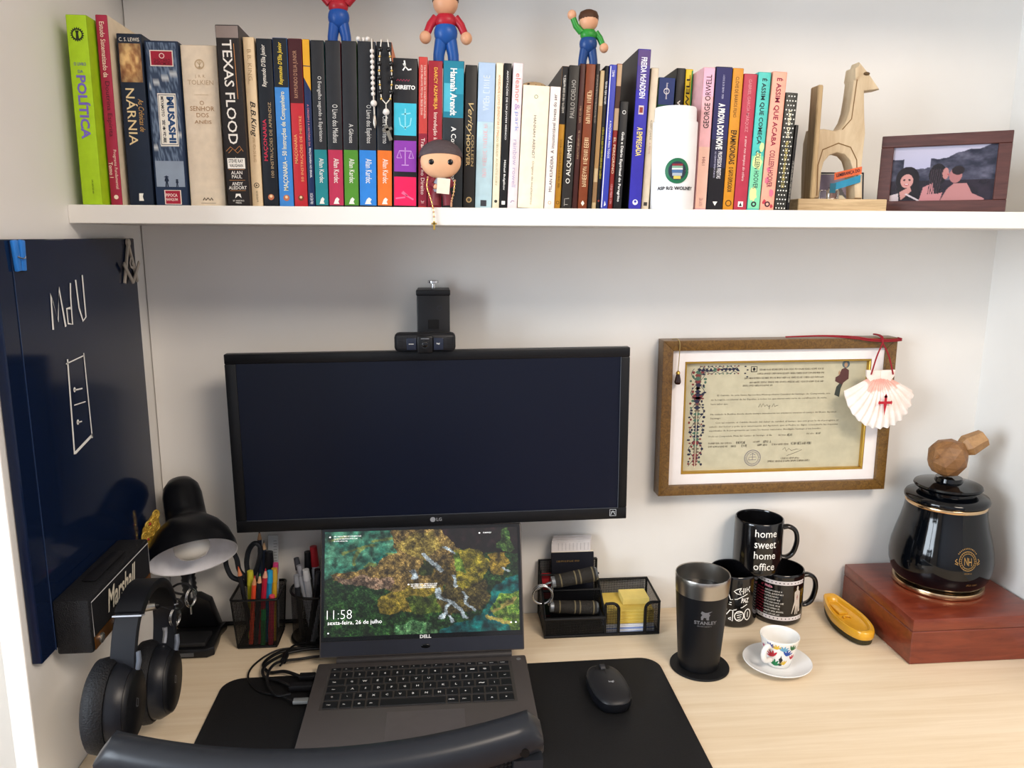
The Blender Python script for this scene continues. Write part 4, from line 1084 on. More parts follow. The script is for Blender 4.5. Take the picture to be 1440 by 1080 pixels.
strokes('seal', [(ring2d(-.0335, -.0755, .0143), .0009), (ring2d(-.0335, -.0755, .0105), .0006)] + [([(-.0335 + .0113 * math.cos(t), -.0755 + .0113 * math.sin(t)), (-.0335 + .0133 * math.cos(t + .06), -.0755 + .0133 * math.sin(t + .06))], .0006) for t in [i * .23 for i in range(27)]] + [([(-.040, -.079), (-.027, -.079), (-.027, -.074), (-.040, -.074), (-.040, -.079)], .0008), ([(-.0385, -.0705), (-.0335, -.067), (-.0285, -.0705)], .0008), ([(-.0335, -.079), (-.0335, -.067)], .0008)], SEAL, ce, CP)
strokes('signature', [([(.020, -.062), (.024, -.058), (.027, -.065), (.031, -.06), (.036, -.064), (.045, -.0615), (.055, -.063), (.040, -.069), (.028, -.073)], .0006)], BLACKINK, ce, CP)
cs(.018, .052, -.0775, .0028, 74); cs(-.006, .072, -.0825, .003, 75)
# painted initial and border
strokes('initial_box', [([(-.0445, .077), (-.0345, .077), (-.0345, .086), (-.0445, .086), (-.0445, .077)], .0013)], BLACKINK, ce, CP)
polys('initial_letter', [disc2d(-.0395, .0815, .0022, .003, 10)], BLACKINK, ce, CP)
rb = random.Random(5)
bands = {'r': [], 'g': [], 'k': [], 'y': []}
for i in range(30):
    z = .078 - i * .0056
    for sx in (-1, 1):
        bands[rb.choice('rgkkr')].append(disc2d(-.1365 + sx * rb.uniform(.007, .013), z + rb.uniform(-.002, .002), rb.uniform(.0016, .0032), rb.uniform(.0014, .0028), 7))
    bands[rb.choice('rgky')].append([(-.1365, z + .004), (-.1365 + rb.uniform(.004, .008), z), (-.1365, z - .004), (-.1365 - rb.uniform(.004, .008), z)])
for i in range(11):
    x = -.135 + i * .0066
    bands[rb.choice('rkkg')].append([(x - .004, .081 + rb.uniform(-.003, .003)), (x, .0835 + rb.uniform(0, .003)), (x + .0045, .081 + rb.uniform(-.003, .003)), (x, .0785)])
    for sz in (-1, 1):
        bands[rb.choice('rgk')].append(disc2d(x + .002, .081 + sz * .0065, .0014, .0013, 7))
for k in range(4):
    bands['k'].append(disc2d(-.055 + .004 * (k % 2), .0865 - .006 * k, .002, .0012, 7))
bands['r'] += [[(-.146, .037), (-.1365, .020), (-.127, .037), (-.1365, .044)], [(-.144, -.045), (-.1365, -.055), (-.129, -.045), (-.1365, -.038)]]
bands['y'] += [[(-.141, .075), (-.129, .080), (-.131, .072), (-.133, .05), (-.139, .045)]]
for k, m_ in (('r', RED), ('g', GRN), ('k', BLU), ('y', GRY)):
    tag(polys('border_ornament', bands[k], m_, ce, lambda a, b, k=k: (a, -.0157 - .00006 * 'yrgk'.index(k), b)), kind='stuff')
strokes('border_vine', [([(-.1365 + s_ * (.0075 + .0045 * math.sin(i * .55)), .084 - i * .0029) for i in range(60)], .0009) for s_ in (-1, 1)] + [([(-.135 + i * .0018, .081 + s_ * (.0045 + .002 * math.sin(i * .7))) for i in range(38)], .0009) for s_ in (-1, 1)], BLU, ce, CP)
strokes('border_stem', [([(-.1365, .01), (-.1365, -.09)], .0012)], M('#D8CEB2', .7, var=0), ce, lambda a, b: (a, -.016, b))
# robed figure at the upper right corner of the page
polys('painted_halo', [disc2d(.1235, .0875, .0068, .0068, 18)], M('#5A6A70', .7, var=0), ce, CP)
polys('painted_robe', [[(.1165, .079), (.1225, .0815), (.1295, .077), (.130, .062), (.121, .055), (.117, .045), (.1155, .030), (.1065, .034), (.109, .048), (.114, .054), (.106, .058), (.1065, .065), (.112, .068)]], M('#5A3A38', .7, var=0), ce, lambda a, b: (a, -.01585, b))
polys('painted_robe', [[(.117, .045), (.1155, .030), (.1065, .034), (.109, .048), (.114, .054), (.119, .052)]], M('#3E4440', .7, var=0), ce, lambda a, b: (a, -.01592, b))
polys('painted_face', [disc2d(.1235, .0865, .0030, .0045, 12), disc2d(.1125, .0725, .0016, .004, 8)], M('#B08E70', .7, var=0), ce, lambda a, b: (a, -.0159, b))
# scallop shell on red cord
sh = thing('scallop_shell', 'white and pink scallop shell with a red cross, hanging from the certificate frame', 'shell', (.739, -.044, 1.187))
def shell_mesh():
    V, F = [], []
    nr, na = 12, 96
    for j in range(nr + 1):
        t = j / nr
        for i in range(na + 1):
            a = -1 + 2 * i / na
            th = a * 1.18
            R_ = .092 * (1 - .10 * abs(a) ** 3) * (.06 + .94 * t)
            rib = .5 + .5 * math.cos(a * 13 * math.pi)
            R2 = R_ * (1 + .028 * (rib - .5) * t ** 3)
            x = R2 * math.sin(th) * .80
            z = -R2 * math.cos(th) * 1.02
            y = -.022 * math.sin(min(1, t) * math.pi * .62 + .25) * (1 - .72 * abs(a) ** 2.4) - .0032 * rib * t ** .6 + .004
            V.append((x, y, z))
    for j in range(nr):
        for i in range(na):
            k = j * (na + 1) + i
            F.append((k, k + 1, k + na + 2, k + na + 1))
    n0 = len(V)
    for (x, y, z) in list(V):
        V.append((x, y + .0022, z))
    F += [tuple(reversed([q + n0 for q in f])) for f in F]
    for i in range(na):
        k = nr * (na + 1) + i
        F.append((k, k + 1, k + 1 + n0, k + n0))
    me = bpy.data.meshes.new('valve'); me.from_pydata(V, [], F)
    return me
sm = bpy.data.materials.new('shell_pink'); sm.use_nodes = True
nt = sm.node_tree; p = nt.nodes['Principled BSDF']; p.inputs['Roughness'].default_value = .4
tcn = nt.nodes.new('ShaderNodeTexCoord'); ln = nt.nodes.new('ShaderNodeVectorMath'); ln.operation = 'LENGTH'
nz = nt.nodes.new('ShaderNodeTexNoise'); nz.inputs['Scale'].default_value = 70
ad = nt.nodes.new('ShaderNodeMath'); ad.operation = 'MULTIPLY_ADD'; ad.inputs[1].default_value = .05
rp = nt.nodes.new('ShaderNodeValToRGB'); e = rp.color_ramp.elements
e[0].position = .035; e[0].color = hexc('#D8988A'); e[1].position = .13; e[1].color = hexc('#F4F1EE')
for ps, c in ((.055, '#E6B4A6'), (.062, '#F2E4DC'), (.085, '#F0DCD2'), (.105, '#F3EAE4')):
    k = e.new(ps); k.color = hexc(c)
nt.links.new(tcn.outputs['Object'], ln.inputs[0]); nt.links.new(tcn.outputs['Object'], nz.inputs['Vector'])
nt.links.new(nz.outputs['Fac'], ad.inputs[0]); nt.links.new(ln.outputs['Value'], ad.inputs[2]); nt.links.new(ad.outputs[0], rp.inputs['Fac']); nt.links.new(rp.outputs['Color'], p.inputs['Base Color'])
v = finish(shell_mesh(), 'valve', sm, sh, 60)
for sx in (-1, 1):
    G().prism([(0, .004), (sx * .0255, .0045), (sx * .0245, -.006), (sx * .016, -.019), (0, -.01)], lambda a, b, t: (a, t, b), -.004, .001, .0008).done('ear', M('#EFE0D6', .45), sh)
CR = M('#B0202E', .5, var=0, name='cross_red')
def onshell(a, b): return (a, -.0262 - .10 * max(0, -.02 - b) * 0, b)
cz = -.050
polys('painted_cross', [[(-.0024, cz + .014), (0, cz + .018), (.0024, cz + .014), (.0022, cz + .004), (-.0022, cz + .004)], [(-.0035, cz + .0125), (0, cz + .0155), (.0035, cz + .0125), (0, cz + .0105)], [(-.012, cz + .0048), (.012, cz + .0048), (.012, cz + .0004), (-.012, cz + .0004)], [(-.0105, cz + .0065), (-.0085, cz + .0025), (-.0105, cz - .0015), (-.0125, cz + .0025)], [(.0105, cz + .0065), (.0125, cz + .0025), (.0105, cz - .0015), (.0085, cz + .0025)], [(-.0030, cz + .001), (.0030, cz + .001), (0, cz - .020)]], CR, sh, lambda a, b: (a, -.0247 + .02 * max(0, (abs(a) - .004)), b))
CORD = M('#8E1424', .6, name='red_cord')
zt = 1.2475 - 1.187
G().tube(catmull([(-.018, -.005, -.003), (-.009, -.002, .028), (.001, .002, .049), (.003, .006, .058), (.003, .016, .0612), (.002, .03, .0612)], 6), .0013, 8).done('cord', CORD, sh)
G().tube(catmull([(.021, -.005, -.003), (.012, -.002, .028), (.002, .002, .049), (.0005, .006, .058), (.001, .016, .0612), (.0, .03, .0612)], 6), .0013, 8).done('cord', CORD, sh)
for i, dz in enumerate((0, .0026)):
    G().tube(catmull([(-.16, .022, .0585), (-.10, .014, .0605 + dz * .3), (-.05, .009, .0575 + dz), (-.02, .0055, .0535 + dz), (.01, .0045, .052 + dz), (.032, .005, .053 + dz), (.038, .0085, .0532 + dz), (.0382, .02, .0535 + dz)], 6), .0012, 8).done('cord', CORD, sh)
# little pendant on the left corner of the frame
pd = thing('pendant', 'dark brown teardrop pendant on a gold chain at the frame corner', 'pendant', (.3915, -.0345, 1.205))
G().tube(catmull([(-.006, .02, .0375), (-.003, .004, .0395), (.001, -.0005, .034), (.001, -.0012, .01), (0, -.0012, -.0125)], 6), .0007, 6).done('chain', M('#B8A068', .35, .8), pd)
G().lathe([(.0006, -.0125), (.003, -.0145), (.0038, -.017), (.0025, -.02)], 12, (0, -.002, 0)).done('cap', GOLD, pd)
G().lathe([(.003, -.0185), (.0048, -.026), (.0058, -.032), (.004, -.0355), (.001, -.0365)], 8, (0, -.002, 0)).done('stone', M('#2A120A', .15, var=.3), pd, 20)

# glass board on the left panel
XB = XL + .0005
gbd = thing('glass_board', 'dark navy glass memo board with white marker drawing on the left panel', 'memo board', (XB, -.25, 1.17))
NAVY = M('#0D1A34', .10, var=0, spec=.3, name='navy_glass')
G().box(0, .0115, -.185, .187, -.235, .235, .0012, 1).done('panel', NAVY, gbd)
G().box(.0117, .0123, -.154, -.1528, -.235, .235).done('edge_line', M('#2A3A5A', .15), gbd, 0)
BM = lambda a, b: (.0122, a, b)      # a = along y from the thing's origin, b = z from origin
strokes('marker_writing', [([(-.082, .131), (-.079, .172), (-.068, .140), (-.058, .178), (-.051, .131)], .0042), ([(-.028, .182), (-.031, .165), (-.033, .132), (-.044, .134), (-.044, .152), (-.034, .152)], .0032), ([(-.0135, .185), (-.0115, .150), (-.004, .133), (.005, .137), (.006, .190)], .0036)], WHITEINK, gbd, BM)
strokes('marker_drawing', [([(-.060, .087), (-.010, .090)], .0016), ([(-.055, .092), (-.062, -.025)], .0036), ([(-.011, .093), (-.0105, -.018)], .0028), ([(-.060, -.024), (-.009, -.014)], .0040), ([(-.046, .052), (-.024, .050)], .0018), ([(-.050, .034), (-.019, .032)], .0014), ([(-.046, .011), (-.034, .010)], .0016)], WHITEINK, gbd, BM)
polys('marker_dots', [disc2d(-.045, .0525, .0032, .0032, 10), disc2d(-.045, .0115, .0034, .0034, 10)], WHITEINK, gbd, BM)
# blue clothes peg
cp = thing('clothes_peg', 'blue plastic clothes peg clipped at the top of the memo board', 'clothes peg', (XB + .0125, -.393, 1.405))
BLUEP = M('#2F7FD8', .3, name='blue_plastic')
G().box(0, .004, -.0125, -.003, -.033, .0, .0012, mat=Matrix.Rotation(math.radians(5), 4, 'X')).done('jaw', BLUEP, cp)
G().box(0, .004, .003, .0125, -.033, .0, .0012, mat=Matrix.Rotation(math.radians(-5), 4, 'X')).done('jaw', BLUEP, cp)
G().tube([(.0042, -.008, -.018), (.0062, -.003, -.02), (.0062, .003, -.02), (.0042, .008, -.018)], .0007, 6).done('spring', CHROME, cp)
# square and compasses emblem
em = thing('metal_emblem', 'silver square and compasses emblem with a letter at its centre', 'emblem', (XB + .0125, -.093, 1.404))
SIL = M('#C8BEB0', .4, .4, var=.1, name='old_silver')
EF = lambda a, b, t: (t, a, b)
def bar(g, p, q, w, t0=0, t1=.003):
    p, q = Vector((p[0], p[1], 0)), Vector((q[0], q[1], 0))
    d = (q - p).normalized(); n = Vector((-d.y, d.x, 0)) * w / 2
    g.prism([tuple((p - n)[:2]), tuple((q - n)[:2]), tuple((q + n)[:2]), tuple((p + n)[:2])], EF, t0, t1, .0004)
g = G(); bar(g, (0, -.006), (-.024, -.062), .0052); bar(g, (0, -.006), (.024, -.062), .0052); g.lathe([(.0055, 0), (.0055, .0034), (.004, .004)], 16, (0, 0, -.005), (1, 0, 0))
g.done('compasses', SIL, em, 30)
g = G(); bar(g, (0, -.062), (-.029, -.034), .006, .0032, .0052); bar(g, (0, -.062), (.029, -.034), .006, .0032, .0052); g.done('square', SIL, em, 30)
T('G', SIL, em, (.0045, 0, -.034), YA, ZA, .018, None, .03)
# gold filigree ornament hanging at the board edge
orn = thing('filigree_ornament', 'gold filigree ornament with red flecks at the lower board edge', 'ornament', (XB + .0195, -.122, .970))
orn.rotation_euler = (0, 0, math.radians(-24))
GO = M('#D8B450', .35, .4, var=.25, scale=200, name='filigree_gold')
rr = random.Random(3)
ctr = [(.014, .022), (.008, .012), (-.002, .010), (.013, .003), (-.010, -.004), (.003, -.002), (.010, -.012), (-.002, -.014), (-.008, -.016), (.002, -.024)]
for cx, cz_ in ctr:
    g = G().tube([Vector((.002, cx, cz_)) + Vector((0, .0062 * math.cos(t), .0066 * math.sin(t))) for t in [i * .6283 for i in range(10)]], .0016, 6, True)
    g.tube([Vector((.002, cx, cz_)) + Vector((0, .0028 * math.cos(t), .003 * math.sin(t))) for t in [i * .785 for i in range(8)]], .0012, 6, True)
    tag(g.done('scroll', GO, orn))
G().prism([(.02, .026), (.008, .024), (-.012, .008), (-.016, -.006), (-.014, -.02), (.002, -.03), (.014, -.018), (.02, .0)], lambda a, b, t: (t, a, b), .0, .0016).done('back_plate', M('#B89440', .4, .3, var=.3, scale=300), orn)
for q in ((.000, .012), (.010, -.010), (-.006, -.01)):
    G().sphere((.003, q[0], q[1]), .0022).done('red_stone', M('#A8322A', .3), orn)
# ------------------------------------------------------------------ key holder, headphones, lamp
kh = thing('key_holder', 'black amplifier shaped key holder with cream script logo on the memo board', 'key holder', (XB + .0120, -.3085, .9615))
TOLEX = M('#17181C', .55, bump=.9, bscale=700, name='black_tolex')
G().box(0, .0405, -.0945, .0945, -.0335, .0335, .003, 2).done('body', TOLEX, kh)
G().box(.0406, .0412, -.089, .089, -.0145, .028).done('grille', M('#101218', .6, bump=.5, bscale=1500), kh, 0)
strokes('white_piping', [([(-.0895, -.0145), (-.0895, .0285), (.0895, .0285), (.0895, -.0145)], .0014)], M('#D8D8D8', .5, var=0), kh, lambda a, b: (.0414, a, b))
G().box(.0406, .0418, -.0895, .0895, -.0315, -.0155, .0004, 1).done('gold_panel', M('#7A4E22', .35, .6, var=.15), kh)
T('Marshall', M('#E6DFCC', .4, var=0), kh, (.0425, -.006, .0095), YA, ZA, .028, .090, .02, .35)
for i, yy in enumerate((-.075, -.035, .0125, .0495)):
    G().lathe([(.0062, 0), (.0062, .002), (.0045, .003), (.0028, .0032)], 14, (.0418, yy, -.0235), (1, 0, 0)).done('jack_socket', M('#B8B4AC', .25, .9), kh)
for yy in (-.03, .03):
    G().box(.014, .027, yy - .014, yy + .014, .0336, .0346, .0003, 1).done('handle_mount', M('#0C0C0E', .5), kh)
G().box(.012, .029, -.045, .045, .0347, .0368, .001, 2).done('handle', M('#121216', .5), kh)
def key_plug(label, base, ring_at, sag):
    r = thing('plug_keyring', label, 'keyring', base)
    CH = CHROME
    G().cyl((0.0004, 0, 0), (.016, .0008, .002), .0022, n=10).done('plug_tip', CH, r)
    G().cyl((.016, .0008, .002), (.0295, .0015, .0035), .0062, .0058, 18).done('plug_body', M('#B8B2A8', .3, .9), r)
    G().cyl((.0295, .0015, .0035), (.034, .0017, .004), .0046, .003, 14).done('strain_relief', M('#101012', .5), r)
    pts = catmull([(.034, .0017, .004), (.046, .003, .0105), (.058, .004, .009), (.062, .005, .001), (.055, .004, -.005), (.044, .003, -.003), (.034, .0015, .0025)], 6)
    G().tube(pts, .0016, 8).done('cable_loop', M('#131316', .5), r)
    c = Vector(ring_at)
    G().tube([c + Vector((.0035 * math.cos(t), .0085 * math.cos(t), .0125 * math.sin(t))) for t in [i * .3927 for i in range(16)]], .0010, 8, True).done('split_ring', CHROME, r)
    G().tube([c + Vector((.0015 + .0035 * math.cos(t), .001 + .0085 * math.cos(t), .012 * math.sin(t))) for t in [i * .3927 for i in range(16)]], .0008, 8, True).done('split_ring', CHROME, r)
    G().cyl(c + Vector((0, 0, -.012)), c + Vector((0, 0, -.024)), .0013, n=8).done('key_shank', CHROME, r)
    return r
kx0 = XB + .0120 + .0451
key_plug('jack plug keyring with dark cable loop in the key holder, nearer the lamp', (kx0, -.2590, .934), (.060, .003, -.010), 0)
key_plug('jack plug keyring with hanging key in the key holder, nearer the room', (kx0, -.2960, .930), (.050, .004, -.016), 0)

# headphones hang flat against the key holder, ear cups swivelled to face the room
hp = thing('headphones', 'black over ear headphones hanging from the key holder', 'headphones', (-.368, -.378, .863))
hp.rotation_euler = (math.radians(-20.4), 0, 0)     # local y runs from the nearer cup to the farther one, local z up the headband
HPB = M('#0D0E12', .42, name='headphone_black')
HPM = M('#15171D', .35, name='headphone_satin')
def cupx(yc, sgn):
    # ear cushion towards the panel (-x), shell towards the room (+x)
    def ell(x, ry, rz, n=36):
        return [(x, yc + ry * math.cos(2 * math.pi * i / n), -.002 + rz * math.sin(2 * math.pi * i / n)) for i in range(n)]
    def loft(secs):
        g = G(); rs = [[g.bm.verts.new(Vector(p)) for p in ell(*s)] for s in secs]
        for a, b in zip(rs, rs[1:]): g.skin(a, b)
        g.bm.faces.new(rs[0]); g.bm.faces.new(rs[-1])
        return g
    loft([(-.030, .030, .037), (-.031, .036, .044), (-.027, .042, .051), (-.018, .044, .053), (-.010, .043, .052), (-.006, .040, .049)]).done('ear_cushion', M('#111216', .6, bump=.5, bscale=500), hp, 50)
    loft([(-.0055, .038, .047), (.002, .0375, .0465), (.010, .034, .042), (.0115, .033, .041)]).done('shell', HPM, hp, 40)
    sh_ = loft([(.0117, .0325, .0405), (.015, .031, .039), (.0165, .028, .036)])
    sp = sh_.done('outer_plate', HPB, hp, 40)
    strokes('logo', [([(.0172, yc, 0)[1:] and (yc - .002, -.004), (yc + .003, -.005), (yc + .003, .003), (yc - .002, .005), (yc - .002, -.004)], .0011)], M('#9AA0AA', .3, .6, var=0), hp, lambda a, b: (.0168, a, b))
    G().tube(catmull([(.001, yc + .0, .046), (.002, yc, .058), (.001, yc + .002 * sgn, .066)], 5), .0035, 8).done('yoke_pin', M('#B8BCC4', .3, .7), hp)
cupx(-.0645, 1)
cupx(.0645, -1)
band = [Vector((0, .066 * math.cos(t) * (1.0), .066 + .062 * math.sin(t))) for t in [math.pi * i / 24 for i in range(25)]]
def ribbon(pts, hw_, th, name, mat):
    g = G(); rings = []
    N = len(pts)
    for i, p in enumerate(pts):
        d = (pts[min(i + 1, N - 1)] - pts[max(i - 1, 0)]).normalized()
        n = Vector((1, 0, 0)).cross(d).normalized()
        rings.append([g.bm.verts.new(p + Vector((a, 0, 0)) + n * b) for a, b in [(-hw_, -th * .4), (-hw_ * .9, -th), (hw_ * .9, -th), (hw_, -th * .4), (hw_, th * .4), (hw_ * .9, th), (-hw_ * .9, th), (-hw_, th * .4)]])
    for a, b in zip(rings, rings[1:]): g.skin(a, b)
    g.bm.faces.new(rings[0]); g.bm.faces.new(rings[-1])
    return g.done(name, mat, hp, 45)
ribbon(band[4:21], .0165, .0055, 'headband_pad', HPB)
def arm_side(sgn):
    return [Vector((0, sgn * .0655, .034)), Vector((0, sgn * .0672, .050)), Vector((0, sgn * .0665, .066))] + [Vector((0, sgn * .066 * math.cos(t), .066 + .062 * math.sin(t))) for t in (.18, .36, .5)]
ribbon(arm_side(-1), .0145, .0042, 'headband_arm', HPM)
ribbon(arm_side(1), .0145, .0042, 'headband_arm', HPM)
for s in (-1, 1):
    G().box(-.0165, .0165, s * .0585 - .006, s * .0585 + .006, .0945, .0962).done('band_joint', M('#C8CCD4', .3, .6), hp, 0)
    G().tube([(.0150, s * .0655, .036), (.0165, s * .0660, .046), (.0150, s * .0665, .056)], .0034, 8).done('slider_window', M('#6E7684', .3, .3), hp)

# desk lamp
lm_ = thing('desk_lamp', 'black clip on desk lamp with a white lined shade, switched off', 'lamp', (-.408, -.06, ZD))
LB = M('#101114', .3, name='lamp_black')
G().prism([(-.040, -.044), (-.030, -.050), (.032, -.050), (.042, -.042), (.040, -.010), (.036, .018), (.040, .040), (-.036, .040)], lambda a, b, t: (a, b, t), .0005, .017, .004).done('foot', LB, lm_, 40)
G().prism([(-.040, .018), (.034, .018), (.03, .055), (.028, .075), (.012, .088), (-.014, .088), (-.028, .07)], lambda a, b, t: (a, .036 - (b - .018) * .42 + t, b), -.018, .004, .004).done('clamp_arm', LB, lm_, 40)
G().box(-.034, .03, -.046, -.006, .0175, .026, .003).done('jaw_pad', M('#16171A', .6), lm_)
G().box(-.015, .012, -.0513, -.0500, .005, .011).done('rating_plate', M('#4A4C50', .4), lm_, 0)
nk = catmull([(-.0005, -.004, .078), (-.008, .012, .112), (-.011, .022, .160), (-.006, .020, .205), (.002, .004, .228)], 10)
g = G()
g.tube(nk, [(.0118 if i % 2 else .0102) for i in range(len(nk))], 14)
g.done('flexible_neck', LB, lm_, 60)
rimc = Vector((-.378, -.13, .929)) - Vector((-.408, -.06, ZD))
vray = Vector((-.378, -.13, .929)) - Vector((0, -1.28, 1.411)); vray.normalize()
img_r = _r2; img_u = _u2
inpl = (img_r * .182 - img_u * .983).normalized()
axo = (-vray * .46 + inpl * .888).normalized()        # the way the shade opens
L0 = [(.0645, 0), (.0635, .012), (.0575, .032), (.047, .048), (.036, .058), (.0300, .064), (.0295, .075), (.0292, .105), (.0265, .120), (.0185, .131), (.008, .1355), (.0005, .136)]
G().lathe(L0, 48, rimc, -axo, capa=False).done('shade', LB, lm_, 50)
G().lathe([(.0645, -.0004), (.0628, .0005), (.0618, .012), (.0558, .031), (.0455, .046), (.035, .055), (.020, .058), (.0005, .058)], 48, rimc, -axo, capa=False).done('reflector', M('#E2E2E8', .25, name='white_enamel'), lm_, 50)
G().lathe([(.0095, .0575), (.0105, .05), (.0145, .043), (.0225, .030), (.0265, .019), (.0255, .010), (.019, .003), (.009, -.0005), (.0005, -.001)], 28, rimc, -axo, capa=False).done('bulb', M('#E6E4DE', .15, var=0, coat=.3, name='frosted_bulb'), lm_, 60)
G().cyl(rimc - axo * .058, rimc - axo * .046, .0092, n=16).done('bulb_cap', M('#B08A4A', .35, .7), lm_)

# ------------------------------------------------------------------ pens and pen cups
WIRE = M('#08090B', .45, name='black_wire')
ca = thing('pen_cup', 'square black wire mesh pen cup full of coloured pencils', 'pen cup', (-.3035, -.054, ZD))
a0, a1, ht = .031, .036, .087
for k in range(4):
    R_ = Matrix.Rotation(math.pi / 2 * k, 4, 'Z')
    mesh_sheet('mesh_wall', lambda a, b: R_ @ Vector(((2 * a - 1) * (a0 + (a1 - a0) * b), -(a0 + (a1 - a0) * b), .003 + (ht - .003) * b)), 28, 34, WIRE, ca)
def sq(r, z): return [(-r, -r, z), (r, -r, z), (r, r, z), (-r, r, z)]
def rsq(r, z, c=.006):
    out = []
    for (sx, sy, t0) in ((1, 1, 0), (-1, 1, math.pi / 2), (-1, -1, math.pi), (1, -1, 1.5 * math.pi)):
        for i in range(4):
            t = t0 + i * math.pi / 6
            out.append((sx * (r - c) + c * math.cos(t), sy * (r - c) + c * math.sin(t), z))
    return out
G().tube(rsq(a1 + .001, ht), .0022, 8, True).done('rim', WIRE, ca)
G().tube(rsq(a0, .003), .0018, 8, True).done('base_rim', WIRE, ca)
G().box(-a0, a0, -a0, a0, .0008, .0022).done('bottom', WIRE, ca, 0)
for sx in (-1, 1):
    for sy in (-1, 1):
        G().cyl((sx * a0, sy * a0, .003), (sx * a1, sy * a1, ht), .0013, n=6).done('corner_wire', WIRE, ca)
ob = thing('pen_cup', 'round black wire mesh pen cup half hidden by the laptop screen', 'pen cup', (-.212, -.055, ZD))
rb0, hb_ = .0395, .088
mesh_sheet('mesh_wall', lambda a, b: (rb0 * math.cos(2 * math.pi * a), rb0 * math.sin(2 * math.pi * a), .003 + (hb_ - .003) * b), 110, 36, WIRE, ob)
G().tube([(rb0 * math.cos(t), rb0 * math.sin(t), hb_) for t in [i * math.pi / 20 for i in range(40)]], .0022, 8, True).done('rim', WIRE, ob)
G().tube([(rb0 * math.cos(t), rb0 * math.sin(t), .004) for t in [i * math.pi / 20 for i in range(40)]], .0035, 8, True).done('base_rim', WIRE, ob)
G().cyl((0, 0, .0008), (0, 0, .003), rb0, n=32).done('bottom', WIRE, ob)

def stick(name, label, cat, bottom, top, r, body, tipcol=None, lead=None, n=6, tip=.016, cap=None, group=None, origin=None):
    """pencil or pen: straight body from bottom to top; the tip points up"""
    b, t = Vector(bottom), Vector(top)
    root = thing(name, label, cat, b, group)
    d = (t - b); L = d.length; d.normalize()
    G().cyl((0, 0, 0), d * (L - tip), r, n=n).done('barrel', M(body, .35), root, 30)
    if tipcol:
        G().cyl(d * (L - tip), d * (L - tip * .3), r, r * .38, n=10).done('sharpened_wood', M(tipcol, .7), root)
        G().cyl(d * (L - tip * .3), d * L, r * .38, r * .06, n=8).done('lead', M(lead or '#202020', .5), root)
    elif cap:
        G().cyl(d * (L - tip), d * L, r * 1.12, r * .95, n=14).done('cap', M(cap, .35), root)
    else:
        G().cyl(d * (L - tip), d * L, r, r * .6, n=12).done('end', M(body, .35), root)
    return root
c0 = Vector((-.3035, -.054, ZD + .0045))
def inA(label, name, cat, bx_, by_, tx, ty, tz, r, body, **k):
    return stick(name, label, cat, c0 + Vector((bx_, by_, 0)), c0 + Vector((tx, ty, tz + .012)), r, body, **k)
PG = 'pencils in the square pen cup'
inA('dark navy pencil standing tallest in the square pen cup', 'pencil', 'pencil', -.004, .018, .001, .022, .166, .0037, '#232A3C', tipcol='#C79A72', lead='#1A1A1A', group=PG)
inA('navy pencil with pale wood point beside the tallest one', 'pencil', 'pencil', .004, .014, .008, .019, .150, .0037, '#1F2636', tipcol='#D2AE88', lead='#33302C', group=PG)
inA('black pencil with orange point at the cup edge by the scissors', 'pencil', 'pencil', -.012, -.012, -.027, -.013, .119, .0037, '#1C1D22', tipcol='#C87E58', lead='#D8643A', group=PG)
inA('orange red pencil with scaly stripes in the square pen cup', 'pencil', 'pencil', -.012, -.022, .001, -.025, .108, .0039, '#D84A2C', tipcol='#C98A60', lead='#C0392B', group=PG)
inA('black pencil with pale point leaning beside the red pencil', 'pencil', 'pencil', -.004, -.024, .010, -.027, .112, .0037, '#22202A', tipcol='#CFA078', lead='#2A8A4A', group=PG)
inA('crimson pencil leaning to the front of the square pen cup', 'pencil', 'pencil', .003, -.022, .019, -.026, .120, .0042, '#B2203A', tipcol='#D89A80', lead='#B2203A', group=PG)
inA('blue felt pen with green band in the square pen cup', 'felt_pen', 'pen', .012, -.016, .024, -.019, .112, .0046, '#1F86B8', tip=.02, cap='#2A9ACC')
inA('green felt pen low in the square pen cup', 'felt_pen', 'pen', .008, -.026, .012, -.026, .050, .0042, '#1E7A44', tip=.018, cap='#2A9A5A')
inA('yellow banded marker pen with pink cap in the square pen cup', 'marker_pen', 'pen', .022, -.014, .029, -.010, .112, .0050, '#C89A28', tip=.022, cap='#C8A03A')
inA('silver and pink pen with red top at the front of the square pen cup', 'pen', 'pen', .020, -.025, .027, -.028, .074, .0046, '#C83A5A', tip=.012, cap='#D8485A')
inA('yellow highlighter at the back of the square pen cup', 'highlighter', 'pen', -.016, -.002, -.010, -.008, .108, .0050, '#B8B42A', tip=.024, cap='#C8C43A')
inA('pink felt pen behind the blue one in the square pen cup', 'felt_pen', 'pen', .014, .004, .029, .002, .116, .0045, '#C83A78', tip=.018, cap='#C8407A')
inA('black thick marker behind the coloured pencils', 'marker_pen', 'pen', .012, .016, .016, .016, .130, .0068, '#1B1C22', tip=.03, cap='#14151A')
# clear ruler
ru = thing('ruler', 'clear plastic ruler standing at the back of the square pen cup', 'ruler', c0 + Vector((.016, .026, .002)))
G().box(-.008, .008, -.0008, .0008, 0, .165, mat=Matrix.Rotation(math.radians(2), 4, 'Y')).done('blade', M('#AEB2B4', .25), ru, 0)
strokes('graduation', [([(.0005, .01 + .005 * i), (.0055 if i % 2 else .0065, .01 + .005 * i)], .0007) for i in range(30)], BLACKINK, ru, lambda a, b: (a + b * .035, -.0011, b))
